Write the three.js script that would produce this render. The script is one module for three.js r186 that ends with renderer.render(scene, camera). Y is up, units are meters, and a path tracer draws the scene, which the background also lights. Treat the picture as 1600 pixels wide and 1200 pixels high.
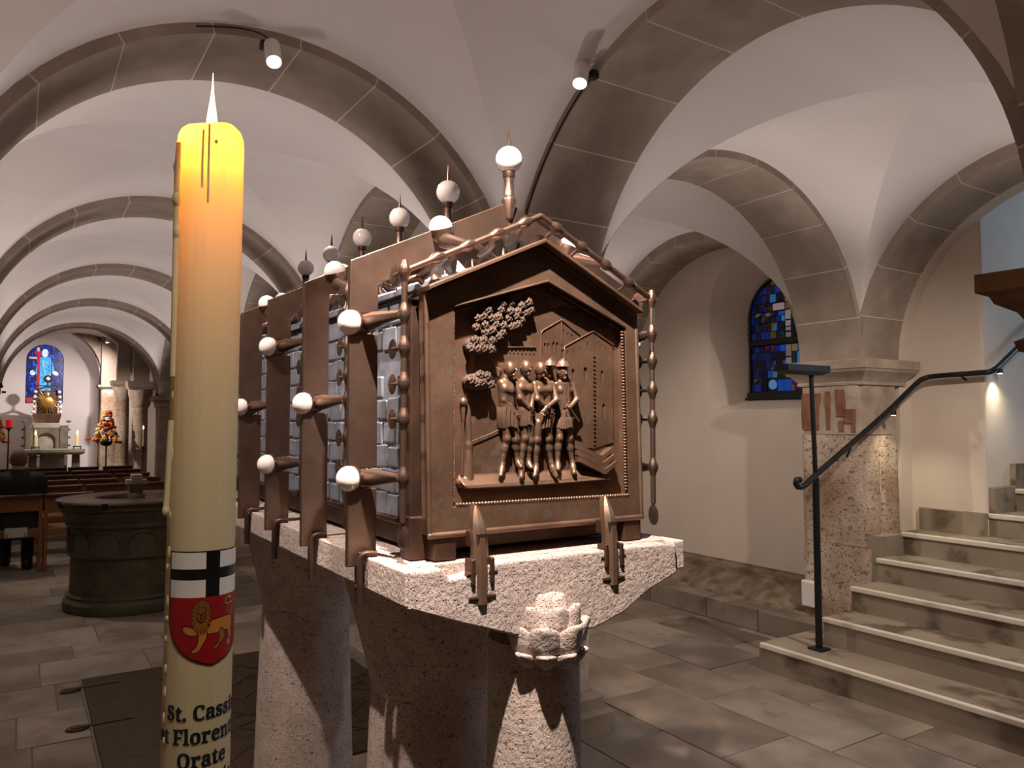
import * as THREE from 'three';
import { RoundedBoxGeometry } from 'three/addons/geometries/RoundedBoxGeometry.js';
import { mergeGeometries, toCreasedNormals, mergeVertices } from 'three/addons/utils/BufferGeometryUtils.js';
import { RectAreaLightUniformsLib } from 'three/addons/lights/RectAreaLightUniformsLib.js';
RectAreaLightUniformsLib.init();

// ---------------------------------------------------------------- camera, sky, exposure
const scene = new THREE.Scene();
const YAW = Math.atan(768 / 1200), PITCH = Math.atan(57 / 1200);
const camera = new THREE.PerspectiveCamera(2 * Math.atan(0.5) * 180 / Math.PI, 4 / 3, 0.05, 100);
camera.position.set(0, 1.6, 0);
camera.lookAt(Math.sin(YAW) * Math.cos(PITCH), 1.6 + Math.sin(PITCH), -Math.cos(YAW) * Math.cos(PITCH));
scene.add(camera);
scene.background = new THREE.Color(0.002, 0.0025, 0.004);
const renderer = new THREE.WebGLRenderer({ antialias: true });
renderer.toneMapping = THREE.LinearToneMapping;
renderer.toneMappingExposure = 1.0;
renderer.shadowMap.enabled = true;
// lamp strengths (candela) and tints, used by the lamp builders below
const WARM = new THREE.Color(1.0, 0.86, 0.77), NEUTRAL = new THREE.Color(1.0, 0.87, 0.835), YELLOW = new THREE.Color(1.0, 0.92, 0.66), BLUE = new THREE.Color(0.42, 0.66, 1.0);
const I_KEY = 32, I_SIDE = 13, I_SPOT = 6, I_DOWN = 7, I_UP = 2.15, I_UP_AISLE = 2.9, I_CHANCEL = 34, I_RAIL = 0.7, I_DAY = 4.5, I_FLAME = 0.3;

// ---------------------------------------------------------------- helpers
let seedState = 7;
function reseed(s) { seedState = s; }
function R() { seedState = (seedState + 0x6d2b79f5) | 0; let t = Math.imul(seedState ^ (seedState >>> 15), 1 | seedState); t = (t + Math.imul(t ^ (t >>> 7), 61 | t)) ^ t; return ((t ^ (t >>> 14)) >>> 0) / 4294967296; }
const rr = (a, b) => a + (b - a) * R();
const V = (x, y, z) => new THREE.Vector3(x, y, z);
const lerp = (a, b, t) => a + (b - a) * t, clamp = (x, a = 0, b = 1) => Math.min(b, Math.max(a, x)), smooth = (a, b, x) => { const t = clamp((x - a) / (b - a)); return t * t * (3 - 2 * t); };
const srgb = (r, g, b) => new THREE.Color().setRGB(r / 255, g / 255, b / 255, THREE.SRGBColorSpace);
const names = {};
function numbered(n) { const k = (names[n] = (names[n] ?? -1) + 1); return k ? n + '_' + String(k).padStart(3, '0') : n; }
function shadows(o) { o.traverse((m) => { if (m.isMesh) { m.castShadow = true; m.receiveShadow = true; } }); }
function thing(name, label, category, pos = [0, 0, 0], turn = 0, group) {
  const o = new THREE.Group(); o.name = numbered(name); scene.add(o);
  o.position.set(...pos); o.rotation.y = turn; o.userData = { label, category }; if (group) o.userData.group = group;
  return o;
}
function struct(name, label, pos = [0, 0, 0]) {
  const o = new THREE.Group(); o.name = numbered(name); scene.add(o); o.position.set(...pos);
  o.userData = { kind: 'structure', label }; return o;
}
function part(name, g, mat, parent, pos, rot) {
  const m = new THREE.Mesh(Array.isArray(g) ? merge(g) : g, mat); m.name = name; m.castShadow = m.receiveShadow = true;
  if (pos) m.position.set(...pos); if (rot) m.rotation.set(...rot);
  parent.add(m); return m;
}
function copy(o, pos, label, turn) {
  const c = o.clone(); c.name = numbered(o.name.replace(/_\d{3}$/, '')); c.userData = { ...o.userData }; scene.add(c);
  if (pos) c.position.set(...pos); if (turn !== undefined) c.rotation.y = turn; if (label) c.userData.label = label; return c;
}
function flat(g) { const n = g.index ? g.toNonIndexed() : g; for (const k of Object.keys(n.attributes)) if (!['position', 'normal', 'uv'].includes(k)) n.deleteAttribute(k); return n; }
function merge(list) { return mergeGeometries(list.map((g) => { const f = flat(g); if (!f.attributes.uv) boxUV(f); return f; })); }
// uv in metres from the dominant axis of each face
function boxUV(g0, ox = 0, oy = 0) {
  const g = flat(g0), p = g.attributes.position, uv = new Float32Array(p.count * 2), a = V(), b = V(), c = V(), n = V();
  for (let i = 0; i < p.count; i += 3) {
    a.fromBufferAttribute(p, i); b.fromBufferAttribute(p, i + 1); c.fromBufferAttribute(p, i + 2);
    n.copy(b).sub(a).cross(c.clone().sub(a));
    const x = Math.abs(n.x), y = Math.abs(n.y), z = Math.abs(n.z);
    [a, b, c].forEach((v, k) => {
      const q = y >= x && y >= z ? [v.x, v.z] : x >= z ? [v.z, v.y] : [v.x, v.y];
      uv[(i + k) * 2] = q[0] + ox; uv[(i + k) * 2 + 1] = q[1] + oy;
    });
  }
  g.setAttribute('uv', new THREE.BufferAttribute(uv, 2)); if (!g.attributes.normal) g.computeVertexNormals(); return g;
}
const uvo = (g) => boxUV(g, R() * 7, R() * 7);
function box(x0, x1, y0, y1, z0, z1) { const g = new THREE.BoxGeometry(x1 - x0, y1 - y0, z1 - z0); g.translate((x0 + x1) / 2, (y0 + y1) / 2, (z0 + z1) / 2); return boxUV(g); }
function rbox(w, h, d, r = 0.005, x = 0, y = 0, z = 0, seg = 2) { const g = new RoundedBoxGeometry(w, h, d, seg, Math.min(r, w / 2.01, h / 2.01, d / 2.01)); g.translate(x, y, z); return boxUV(g); }
function crease(g, a = 0.6) { return toCreasedNormals(g, a); }
// rings of equal length joined into a skin
function loft(rings, { closed = true, caps = true, angle = 0.6 } = {}) {
  const n = rings[0].length, pos = [], idx = [], m = closed ? n : n - 1;
  rings.forEach((r) => r.forEach((v) => pos.push(v.x, v.y, v.z)));
  for (let i = 0; i < rings.length - 1; i++) for (let j = 0; j < m; j++) { const a = i * n + j, b = i * n + (j + 1) % n, c = a + n, d = b + n; idx.push(a, b, d, a, d, c); }
  if (caps && closed) for (const [i, s] of [[0, -1], [rings.length - 1, 1]]) {
    const c = V(); rings[i].forEach((v) => c.add(v)); c.divideScalar(n); const k = pos.length / 3; pos.push(c.x, c.y, c.z);
    for (let j = 0; j < n; j++) s > 0 ? idx.push(i * n + j, i * n + (j + 1) % n, k) : idx.push(i * n + (j + 1) % n, i * n + j, k);
  }
  const g = new THREE.BufferGeometry(); g.setAttribute('position', new THREE.Float32BufferAttribute(pos, 3)); g.setIndex(idx);
  return boxUV(crease(g, angle));
}
const sq = (hx, hz, y) => [V(-hx, y, hz), V(hx, y, hz), V(hx, y, -hz), V(-hx, y, -hz)];   // a square ring (for square mouldings)
function squareLathe(profile) { return loft(profile.map(([h, y, k = 0]) => sq(h, h + k, y)), { angle: 0.1 }); }
function lathe(profile, seg = 32, angle = 0.6) { return boxUV(crease(new THREE.LatheGeometry(profile.map(([r, y]) => new THREE.Vector2(Math.max(r, 1e-4), y)), seg), angle)); }
function tube(points, r, seg = 40, rad = 8, closed = false, tension = 0.5) { return boxUV(new THREE.TubeGeometry(new THREE.CatmullRomCurve3(points.map((p) => p.isVector3 ? p : V(...p)), closed, 'catmullrom', tension), seg, r, rad, closed)); }
function rod(a, b, r0, r1 = r0, rad = 10, capped = false) {
  a = a.isVector3 ? a : V(...a); b = b.isVector3 ? b : V(...b); const d = b.clone().sub(a), g = new THREE.CylinderGeometry(r1, r0, d.length(), rad, 1, !capped && false);
  g.translate(0, d.length() / 2, 0); g.applyQuaternion(new THREE.Quaternion().setFromUnitVectors(V(0, 1, 0), d.normalize())); g.translate(a.x, a.y, a.z); return boxUV(g);
}
function ball(r, x = 0, y = 0, z = 0, w = 16, h = 12, s = [1, 1, 1]) { const g = new THREE.SphereGeometry(r, w, h); g.scale(...s); g.translate(x, y, z); return boxUV(g); }
function shapeOf(pts) { const s = new THREE.Shape(); pts.forEach(([x, y], i) => i ? s.lineTo(x, y) : s.moveTo(x, y)); s.closePath(); return s; }
function extrude(shape, depth, bevel = 0, z = 0, seg = 2, curveSegments = 16) {
  const g = new THREE.ExtrudeGeometry(shape, { depth: depth - 2 * bevel, bevelEnabled: bevel > 0, bevelSize: bevel, bevelThickness: bevel, bevelOffset: -bevel, bevelSegments: seg, curveSegments });
  g.translate(0, 0, z + bevel); return boxUV(g);
}
// ---------------------------------------------------------------- signed-distance bodies meshed with surface nets
function smin(a, b, k) { const h = Math.max(k - Math.abs(a - b), 0) / k; return Math.min(a, b) - h * h * k * 0.25; }
function capsule(a, b, ra, rb, sx = 1) { // tapered capsule; sx flattens z
  const ax = a[0], ay = a[1], az = a[2], dx = b[0] - ax, dy = b[1] - ay, dz = b[2] - az, L = dx * dx + dy * dy + dz * dz || 1e-9;
  return (x, y, z) => { const px = x - ax, py = y - ay, pz = z - az, t = clamp((px * dx + py * dy + pz * dz) / L); const qx = px - dx * t, qy = py - dy * t, qz = (pz - dz * t) * sx; return Math.sqrt(qx * qx + qy * qy + qz * qz) - lerp(ra, rb, t); };
}
function ellipsoid(c, r) { const m = Math.min(...r); return (x, y, z) => { const px = (x - c[0]) / r[0], py = (y - c[1]) / r[1], pz = (z - c[2]) / r[2], k = Math.sqrt(px * px + py * py + pz * pz); return (k - 1) * m * (k > 1 ? 1 : 1); }; }
function field(list, k) { return (x, y, z) => { let d = list[0](x, y, z); for (let i = 1; i < list.length; i++) d = smin(d, list[i](x, y, z), k); return d; }; }
function net(f, lo, hi, cell) {
  const nx = Math.ceil((hi[0] - lo[0]) / cell) + 1, ny = Math.ceil((hi[1] - lo[1]) / cell) + 1, nz = Math.ceil((hi[2] - lo[2]) / cell) + 1, S = new Float32Array(nx * ny * nz), at = (i, j, k) => i + nx * (j + ny * k);
  for (let k = 0; k < nz; k++) for (let j = 0; j < ny; j++) for (let i = 0; i < nx; i++) S[at(i, j, k)] = f(lo[0] + i * cell, lo[1] + j * cell, lo[2] + k * cell);
  const id = new Int32Array(nx * ny * nz).fill(-1), pos = [], idx = [];
  for (let k = 0; k < nz - 1; k++) for (let j = 0; j < ny - 1; j++) for (let i = 0; i < nx - 1; i++) {
    let m = 0, sx = 0, sy = 0, sz = 0, c = 0; const v = [];
    for (let q = 0; q < 8; q++) { const s = S[at(i + (q & 1), j + (q >> 1 & 1), k + (q >> 2))]; v.push(s); if (s < 0) m |= 1 << q; }
    if (m === 0 || m === 255) continue;
    for (let a = 0; a < 8; a++) for (const bit of [1, 2, 4]) { const b = a | bit; if (a & bit || (v[a] < 0) === (v[b] < 0)) continue; const t = v[a] / (v[a] - v[b]); sx += (a & 1) + (bit === 1 ? t : 0); sy += (a >> 1 & 1) + (bit === 2 ? t : 0); sz += (a >> 2) + (bit === 4 ? t : 0); c++; }
    id[at(i, j, k)] = pos.length / 3; pos.push(lo[0] + (i + sx / c) * cell, lo[1] + (j + sy / c) * cell, lo[2] + (k + sz / c) * cell);
  }
  const quad = (a, b, c, d, flip) => { if (a < 0 || b < 0 || c < 0 || d < 0) return; flip ? idx.push(a, c, b, b, c, d) : idx.push(a, b, c, b, d, c); };
  for (let k = 1; k < nz - 1; k++) for (let j = 1; j < ny - 1; j++) for (let i = 1; i < nx - 1; i++) {
    const s = S[at(i, j, k)] < 0;
    if (s !== S[at(i + 1, j, k)] < 0) quad(id[at(i, j - 1, k - 1)], id[at(i, j, k - 1)], id[at(i, j - 1, k)], id[at(i, j, k)], !s);
    if (s !== S[at(i, j + 1, k)] < 0) quad(id[at(i - 1, j, k - 1)], id[at(i, j, k - 1)], id[at(i - 1, j, k)], id[at(i, j, k)], s);
    if (s !== S[at(i, j, k + 1)] < 0) quad(id[at(i - 1, j - 1, k)], id[at(i, j - 1, k)], id[at(i - 1, j, k)], id[at(i, j, k)], !s);
  }
  const g = new THREE.BufferGeometry(); g.setAttribute('position', new THREE.Float32BufferAttribute(pos, 3)); g.setIndex(idx);
  const nor = new Float32Array(pos.length), e = cell * 0.5;
  for (let i = 0; i < pos.length; i += 3) { const [x, y, z] = [pos[i], pos[i + 1], pos[i + 2]]; const n = V(f(x + e, y, z) - f(x - e, y, z), f(x, y + e, z) - f(x, y - e, z), f(x, y, z + e) - f(x, y, z - e)).normalize(); nor[i] = n.x; nor[i + 1] = n.y; nor[i + 2] = n.z; }
  g.setAttribute('normal', new THREE.BufferAttribute(nor, 3)); return boxUV(g);
}
// ---------------------------------------------------------------- textures
function hash(x, y, s) { let h = Math.imul(x, 374761393) + Math.imul(y, 668265263) + Math.imul(s, 1442695041) | 0; h = Math.imul(h ^ (h >>> 13), 1274126177); return ((h ^ (h >>> 16)) >>> 0) / 4294967296; }
function vnoise(u, v, per, s) { const x = u * per, y = v * per, i = Math.floor(x), j = Math.floor(y), a = x - i, b = y - j, f = a * a * (3 - 2 * a), g = b * b * (3 - 2 * b), w = (p) => ((p % per) + per) % per; return lerp(lerp(hash(w(i), w(j), s), hash(w(i + 1), w(j), s), f), lerp(hash(w(i), w(j + 1), s), hash(w(i + 1), w(j + 1), s), f), g); }
function fbm(u, v, per, oct, s) { let r = 0, a = 0.5, t = 0; for (let o = 0; o < oct; o++) { r += a * vnoise(u, v, per << o, s + o * 17); t += a; a *= 0.5; } return r / t; }
function tex(size, metres, fn, color = true) {
  const d = new Uint8Array(size * size * 4);
  for (let j = 0; j < size; j++) for (let i = 0; i < size; i++) { const c = fn(i / size, j / size), k = (j * size + i) * 4; if (color) { d[k] = c[0]; d[k + 1] = c[1]; d[k + 2] = c[2]; } else d[k] = d[k + 1] = d[k + 2] = clamp(c) * 255; d[k + 3] = 255; }
  const t = new THREE.DataTexture(d, size, size); t.wrapS = t.wrapT = THREE.RepeatWrapping; t.magFilter = THREE.LinearFilter; t.minFilter = THREE.LinearMipmapLinearFilter; if (color) t.colorSpace = THREE.SRGBColorSpace; t.repeat.set(1 / metres, 1 / metres); t.needsUpdate = true; return t;
}
// pits: sparse dark dimples of several sizes on a tile
function pitMap(n, seed, rmin, rmax) {
  const size = 512, m = new Float32Array(size * size).fill(1); reseed(seed);
  for (let q = 0; q < n; q++) { const cx = R() * size, cy = R() * size, r = rmin + (rmax - rmin) * R() * R(), ex = rr(0.6, 1.5); for (let y = -Math.ceil(r * 2); y <= r * 2; y++) for (let x = -Math.ceil(r * 2); x <= r * 2; x++) { const d = Math.hypot(x * ex, y / ex) / r; if (d < 1) { const k = ((Math.floor(cy + y) + size * 4) % size) * size + (Math.floor(cx + x) + size * 4) % size; m[k] = Math.min(m[k], d * d); } } }
  return (u, v) => m[Math.floor(v * size) % size * size + Math.floor(u * size) % size];
}
const mixc = (a, b, t) => [lerp(a[0], b[0], t), lerp(a[1], b[1], t), lerp(a[2], b[2], t)];
function M(color, o = {}) { return new THREE.MeshPhysicalMaterial({ color, roughness: 0.8, ...o }); }
const WHITE = new THREE.Color(1, 1, 1);
const fine = tex(256, 0.35, (u, v) => fbm(u, v, 16, 4, 3), false);
const coarse = tex(256, 1.3, (u, v) => fbm(u, v, 8, 5, 31), false);
const plasterMap = tex(256, 2.1, (u, v) => { const n = fbm(u, v, 4, 5, 5), k = 0.96 + 0.07 * n; return [226 * k, 219 * k, 214 * k]; });
const MAT = {};
MAT.plaster = M(WHITE, { map: plasterMap, roughness: 0.92, bumpMap: coarse, bumpScale: 0.003, specularIntensity: 0.3 });
MAT.wallPlaster = M(WHITE, { map: tex(256, 1.7, (u, v) => { const n = fbm(u, v, 4, 5, 77), k = 0.95 + 0.08 * n; return [222 * k, 208 * k, 192 * k]; }), roughness: 0.92, bumpMap: coarse, bumpScale: 0.003, specularIntensity: 0.3 });
function stoneTex(size, metres, base, dark, light, seed, sp = 0.3) { return tex(size, metres, (u, v) => { const n = fbm(u, v, 6, 5, seed), g = hash(Math.floor(u * size), Math.floor(v * size), seed); let c = mixc(dark, light, clamp(n * 1.7 - 0.35)); c = mixc(base, c, 0.6); const k = 1 + (g - 0.5) * sp; return [clamp(c[0] * k, 0, 255), clamp(c[1] * k, 0, 255), clamp(c[2] * k, 0, 255)]; }); }
MAT.arch = [0, 1, 2].map((i) => M(WHITE, { map: stoneTex(256, 0.8, [[163, 148, 135], [156, 141, 128], [169, 154, 141]][i], [143, 129, 116], [177, 162, 148], 40 + i * 7, 0.07), roughness: 0.9, bumpMap: fine, bumpScale: 0.0015, specularIntensity: 0.25 }));
MAT.mortar = M(srgb(214, 204, 190), { roughness: 0.95 });
const pitsA = pitMap(900, 11, 1.5, 7), pitsB = pitMap(260, 12, 3, 12);
MAT.pillar = M(WHITE, { map: tex(512, 0.9, (u, v) => { const n = clamp(fbm(u, v, 4, 6, 61) * 1.5 - 0.25), p = Math.min(pitsA(u, v), pitsB(u, v)); const c = mixc([150, 122, 100], [212, 197, 180], n); const k = 0.66 + 0.34 * p; return [c[0] * k, c[1] * k, c[2] * k]; }), bumpMap: tex(512, 0.6, (u, v) => 0.5 * fbm(u, v, 12, 4, 8) + 0.5 * Math.min(pitsA(u, v), pitsB(u, v)), false), bumpScale: 0.008, roughness: 0.95, specularIntensity: 0.2 });
MAT.pillarRed = M(WHITE, { map: tex(256, 0.5, (u, v) => mixc([104, 68, 50], [168, 126, 102], fbm(u, v, 6, 5, 71))), bumpMap: fine, bumpScale: 0.004, roughness: 0.95, specularIntensity: 0.2 });
MAT.pillarSmooth = M(WHITE, { map: stoneTex(256, 0.7, [178, 162, 146], [140, 124, 108], [206, 190, 174], 81, 0.08), bumpMap: fine, bumpScale: 0.004, roughness: 0.9, specularIntensity: 0.25 });
MAT.capitalBrown = M(WHITE, { map: stoneTex(256, 0.5, [128, 95, 72], [92, 66, 48], [150, 114, 88], 91, 0.1), bumpMap: coarse, bumpScale: 0.01, roughness: 0.95, specularIntensity: 0.2 });
const pitsT = pitMap(2600, 21, 1, 4.2), pitsU = pitMap(120, 22, 3, 9);
const tuffBump = tex(512, 0.16, (u, v) => 0.35 * fbm(u, v, 24, 3, 9) + 0.65 * Math.min(pitsT(u, v), pitsU(u, v)), false);
MAT.tuff = M(WHITE, { map: tex(512, 0.16, (u, v) => { const p = Math.min(pitsT(u, v), pitsU(u, v)), n = fbm(u, v, 7, 4, 15), c = mixc([172, 153, 144], [204, 187, 177], n), k = 0.5 + 0.5 * p; return [c[0] * k, c[1] * k, c[2] * k]; }), bumpMap: tuffBump, bumpScale: 0.0042, roughness: 0.95, specularIntensity: 0.2 });
MAT.tuffShaft = M(WHITE, { map: tex(512, 0.42, (u, v) => { const p = Math.min(pitsT(u, v), pitsU(u, v)), n = fbm(u, v, 9, 5, 19), c = mixc([170, 150, 138], [208, 190, 178], n), k = 0.6 + 0.4 * p; return [c[0] * k, c[1] * k, c[2] * k]; }), bumpMap: tuffBump, bumpScale: 0.004, roughness: 0.95, specularIntensity: 0.2 });
const FLOORC = [[128, 117, 104], [138, 126, 112], [119, 110, 100], [131, 117, 103], [143, 131, 116], [124, 111, 98]];
MAT.floor = FLOORC.map((c, i) => M(WHITE, { map: tex(256, 1.1, (u, v) => { const n = fbm(u, v, 4, 5, 101 + i * 5), st = smooth(0.62, 0.8, fbm(u, v, 7, 3, 140 + i)); let k = 0.72 + 0.55 * n; const q = mixc(c, [112, 96, 82], st * 0.5); return [clamp(q[0] * k, 0, 255), clamp(q[1] * k, 0, 255), clamp(q[2] * k, 0, 255)]; }), roughnessMap: null, bumpMap: coarse, bumpScale: 0.003, roughness: 0.6, specularIntensity: 0.45 }));
MAT.joint = M(srgb(118, 108, 94), { roughness: 0.98 });
MAT.stair = M(WHITE, { map: tex(512, 1.6, (u, v) => { const n = fbm(u, v, 5, 6, 121), w = smooth(0.55, 0.75, fbm(u, v, 9, 5, 127)), c = mixc(mixc([128, 115, 99], [170, 157, 139], n), [88, 76, 63], w * 0.7); return c; }), bumpMap: coarse, bumpScale: 0.003, roughness: 0.75, specularIntensity: 0.35 });
MAT.nosing = M(srgb(216, 206, 188), { roughness: 0.8, bumpMap: fine, bumpScale: 0.001 });
MAT.rock = M(WHITE, { map: stoneTex(256, 0.6, [122, 104, 86], [74, 60, 48], [170, 154, 134], 131, 0.12), bumpMap: coarse, bumpScale: 0.03, roughness: 0.95, specularIntensity: 0.2 });
const scratch = tex(512, 0.25, (u, v) => 0.55 * fbm(u, v, 20, 4, 201) + 0.45 * fbm(u * 1, v, 4, 3, 207), false);
function bronzeMap(a, b, c, seed, verd = 0) { return tex(512, 0.3, (u, v) => { const n = fbm(u, v, 5, 5, seed); let q = mixc(a, b, clamp(n * 1.8 - 0.4)); if (verd) { const w = smooth(0.6, 0.78, fbm(u, v, 9, 4, seed + 9)) * verd; q = mixc(q, c, w); if (hash(Math.floor(u * 512 / 3), Math.floor(v * 512 / 3), seed) > 0.992) q = mixc(q, [196, 196, 176], 0.7 * verd); } return q; }); }
MAT.bronze = M(WHITE, { map: bronzeMap([112, 90, 77], [138, 112, 97], [104, 92, 80], 211), metalness: 0.9, roughness: 0.38, bumpMap: scratch, bumpScale: 0.0004 });
MAT.bronzeDark = M(WHITE, { map: bronzeMap([66, 48, 38], [92, 68, 54], [80, 76, 66], 215), metalness: 0.7, roughness: 0.5, bumpMap: scratch, bumpScale: 0.0006 });
MAT.panel = M(WHITE, { map: bronzeMap([104, 79, 63], [130, 102, 83], [120, 115, 101], 221, 0.5), metalness: 0.65, roughness: 0.46, bumpMap: scratch, bumpScale: 0.0008 });
MAT.relief = M(WHITE, { map: bronzeMap([110, 84, 67], [140, 110, 90], [126, 119, 104], 227, 0.35), metalness: 0.65, roughness: 0.42, bumpMap: scratch, bumpScale: 0.0006 });
MAT.mail = M(WHITE, { map: bronzeMap([108, 83, 67], [134, 105, 86], [120, 115, 100], 229), metalness: 0.7, roughness: 0.45, bumpMap: tex(256, 0.03, (u, v) => Math.abs(Math.sin(u * 40)) * 0.5 + 0.5 * fbm(u, v, 24, 2, 5), false), bumpScale: 0.003 });
MAT.foliage = M(WHITE, { map: bronzeMap([72, 56, 47], [100, 80, 68], [120, 110, 96], 233), metalness: 0.35, roughness: 0.7, bumpMap: tex(256, 0.03, (u, v) => fbm(u, v, 16, 3, 3), false), bumpScale: 0.0012 });
MAT.silver = M(WHITE, { map: tex(256, 0.3, (u, v) => mixc([112, 113, 122], [176, 178, 188], fbm(u, v, 6, 4, 241))), metalness: 0.55, roughness: 0.42, bumpMap: scratch, bumpScale: 0.001 });
MAT.enamel = M(srgb(240, 228, 220), { roughness: 0.22, clearcoat: 0.6, clearcoatRoughness: 0.08 });
MAT.iron = M(srgb(34, 34, 32), { roughness: 0.45, metalness: 0.4, bumpMap: fine, bumpScale: 0.0004 });
MAT.whitePaint = M(srgb(232, 226, 220), { roughness: 0.4 });
MAT.wood = M(WHITE, { map: tex(256, 0.5, (u, v) => mixc([96, 56, 28], [150, 94, 52], fbm(u * 1, v, 3, 3, 251) * 0.5 + 0.5 * fbm(u, (v * 12) % 1, 4, 3, 255))), roughness: 0.5, clearcoat: 0.15 });
MAT.darkWood = M(WHITE, { map: tex(256, 0.5, (u, v) => mixc([62, 30, 18], [100, 52, 30], fbm(u, v, 6, 4, 257))), roughness: 0.45, clearcoat: 0.2 });
MAT.font = M(WHITE, { map: stoneTex(256, 0.8, [84, 79, 64], [58, 54, 43], [104, 98, 80], 261, 0.08), bumpMap: coarse, bumpScale: 0.005, roughness: 0.7, specularIntensity: 0.4 });
MAT.plate = M(WHITE, { map: bronzeMap([58, 44, 32], [84, 64, 46], [70, 62, 50], 271), metalness: 0.5, roughness: 0.45, bumpMap: scratch, bumpScale: 0.0008 });
MAT.altar = M(WHITE, { map: stoneTex(256, 0.8, [150, 142, 126], [126, 118, 102], [174, 166, 150], 281, 0.06), roughness: 0.85, bumpMap: fine, bumpScale: 0.002 });
MAT.darkStone = M(WHITE, { map: stoneTex(256, 0.5, [104, 96, 84], [78, 70, 60], [130, 120, 106], 291, 0.08), roughness: 0.85, bumpMap: coarse, bumpScale: 0.01 });
MAT.gold = M(srgb(226, 178, 96), { metalness: 0.85, roughness: 0.3 });
MAT.wax = M(srgb(234, 217, 172), { roughness: 0.5, specularIntensity: 0.5 });
MAT.waxTop = M(srgb(234, 217, 172), { roughness: 1, transmission: 0.22, thickness: 0, specularIntensity: 0.3 });
MAT.lens = M(srgb(255, 244, 230), { emissive: new THREE.Color(1, 0.95, 0.9), emissiveIntensity: 12, roughness: 0.4 });
MAT.flame = M(srgb(255, 220, 150), { emissive: new THREE.Color(1, 0.72, 0.34), emissiveIntensity: 5, roughness: 1 });
// ================================================================ the crypt
const XC = 0.885, RN = 1.16, HS = 2.03, XR0 = 2.045, XR1 = 2.545, XW = 4.95, XL0 = -0.775, XL1 = -0.275, RA = (XW - XR1) / 2, XA = (XW + XR1) / 2, DW = 0.47, XB = XW + DW - 0.02;
const ZF = [2.46, -0.37, -3.2, -6.05, -8.9, -11.6, -14.6], T = 0.5;      // front faces of the pillar rows
const bays = ZF.slice(0, -1).map((z, i) => [z - T, ZF[i + 1]]);          // [near, far] along z
// ---- arches: a mortar core and voussoirs standing a little proud of it
const STEP = 17.35 * Math.PI / 180;
function arch({ label, a, b = RN, depth = T, pos, turn = 0, first = 16.3, face = 0.13, mat = 0 }) {
  const A = struct('vault_arch', label, pos); A.rotation.y = turn;
  const at = (t, off) => { const nx = Math.cos(t) / a, ny = Math.sin(t) / b, l = Math.hypot(nx, ny); return [a * Math.cos(t) + off * nx / l, b * Math.sin(t) + off * ny / l]; };
  const seg = (t0, t1, n, lo, hi, z0, z1) => { const rings = []; for (let i = 0; i <= n; i++) { const t = lerp(t0, t1, i / n), p = at(t, lo), q = at(t, hi); rings.push([V(p[0], p[1], z1), V(p[0], p[1], z0), V(q[0], q[1], z0), V(q[0], q[1], z1)]); } return uvo(loft(rings.reverse(), { angle: 0.3 })); };
  part('mortar', seg(0, Math.PI, 48, 0.0012, face - 0.01, 0.0012, depth - 0.0012), MAT.mortar, A);
  const ts = [0]; for (let t = first * Math.PI / 180; t < Math.PI - 0.1; t += STEP) ts.push(t); ts.push(Math.PI);
  for (let i = 0; i < ts.length - 1; i++) { const g = 0.0034 / a; part('voussoir', seg(ts[i] + (i ? g : 0), ts[i + 1] - (i < ts.length - 2 ? g : 0), 6, 0, face, 0, depth), MAT.arch[(i * 7 + mat) % 3], A); }
  shadows(A); return A;
}
reseed(101);
ZF.forEach((z, k) => {
  if (k < 1) return;
  arch({ label: `stone transverse arch across the nave, row ${k} from the candle`, a: RN, pos: [XC, HS, z - T], mat: k });
  if (k < 6) arch({ label: `stone transverse arch across the side aisle, row ${k}`, a: RA, b: 1.19, pos: [XA, HS, z - T], first: 14, mat: k + 1 });
});
bays.forEach(([zn, zf], k) => {
  if (k < 1) return;
  const zc = (zn + zf) / 2, a = (zn - zf) / 2;
  arch({ label: `stone arcade arch between nave and side aisle, bay ${k}`, a, pos: [XR0, HS, zc], turn: Math.PI / 2, first: 12, mat: k });
  if (k < 4) arch({ label: `stone arcade arch on the far side of the nave, bay ${k}`, a, pos: [XL0, HS, zc], turn: Math.PI / 2, first: 12, mat: k + 1 });
  if (k < 5) arch({ label: k === 1 ? 'stone arch over the stair opening' : `stone blind arch against the aisle wall, bay ${k}`, a, b: 1.15, depth: DW, pos: [XW, HS, zc], turn: Math.PI / 2, first: 15, mat: k });
});
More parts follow.
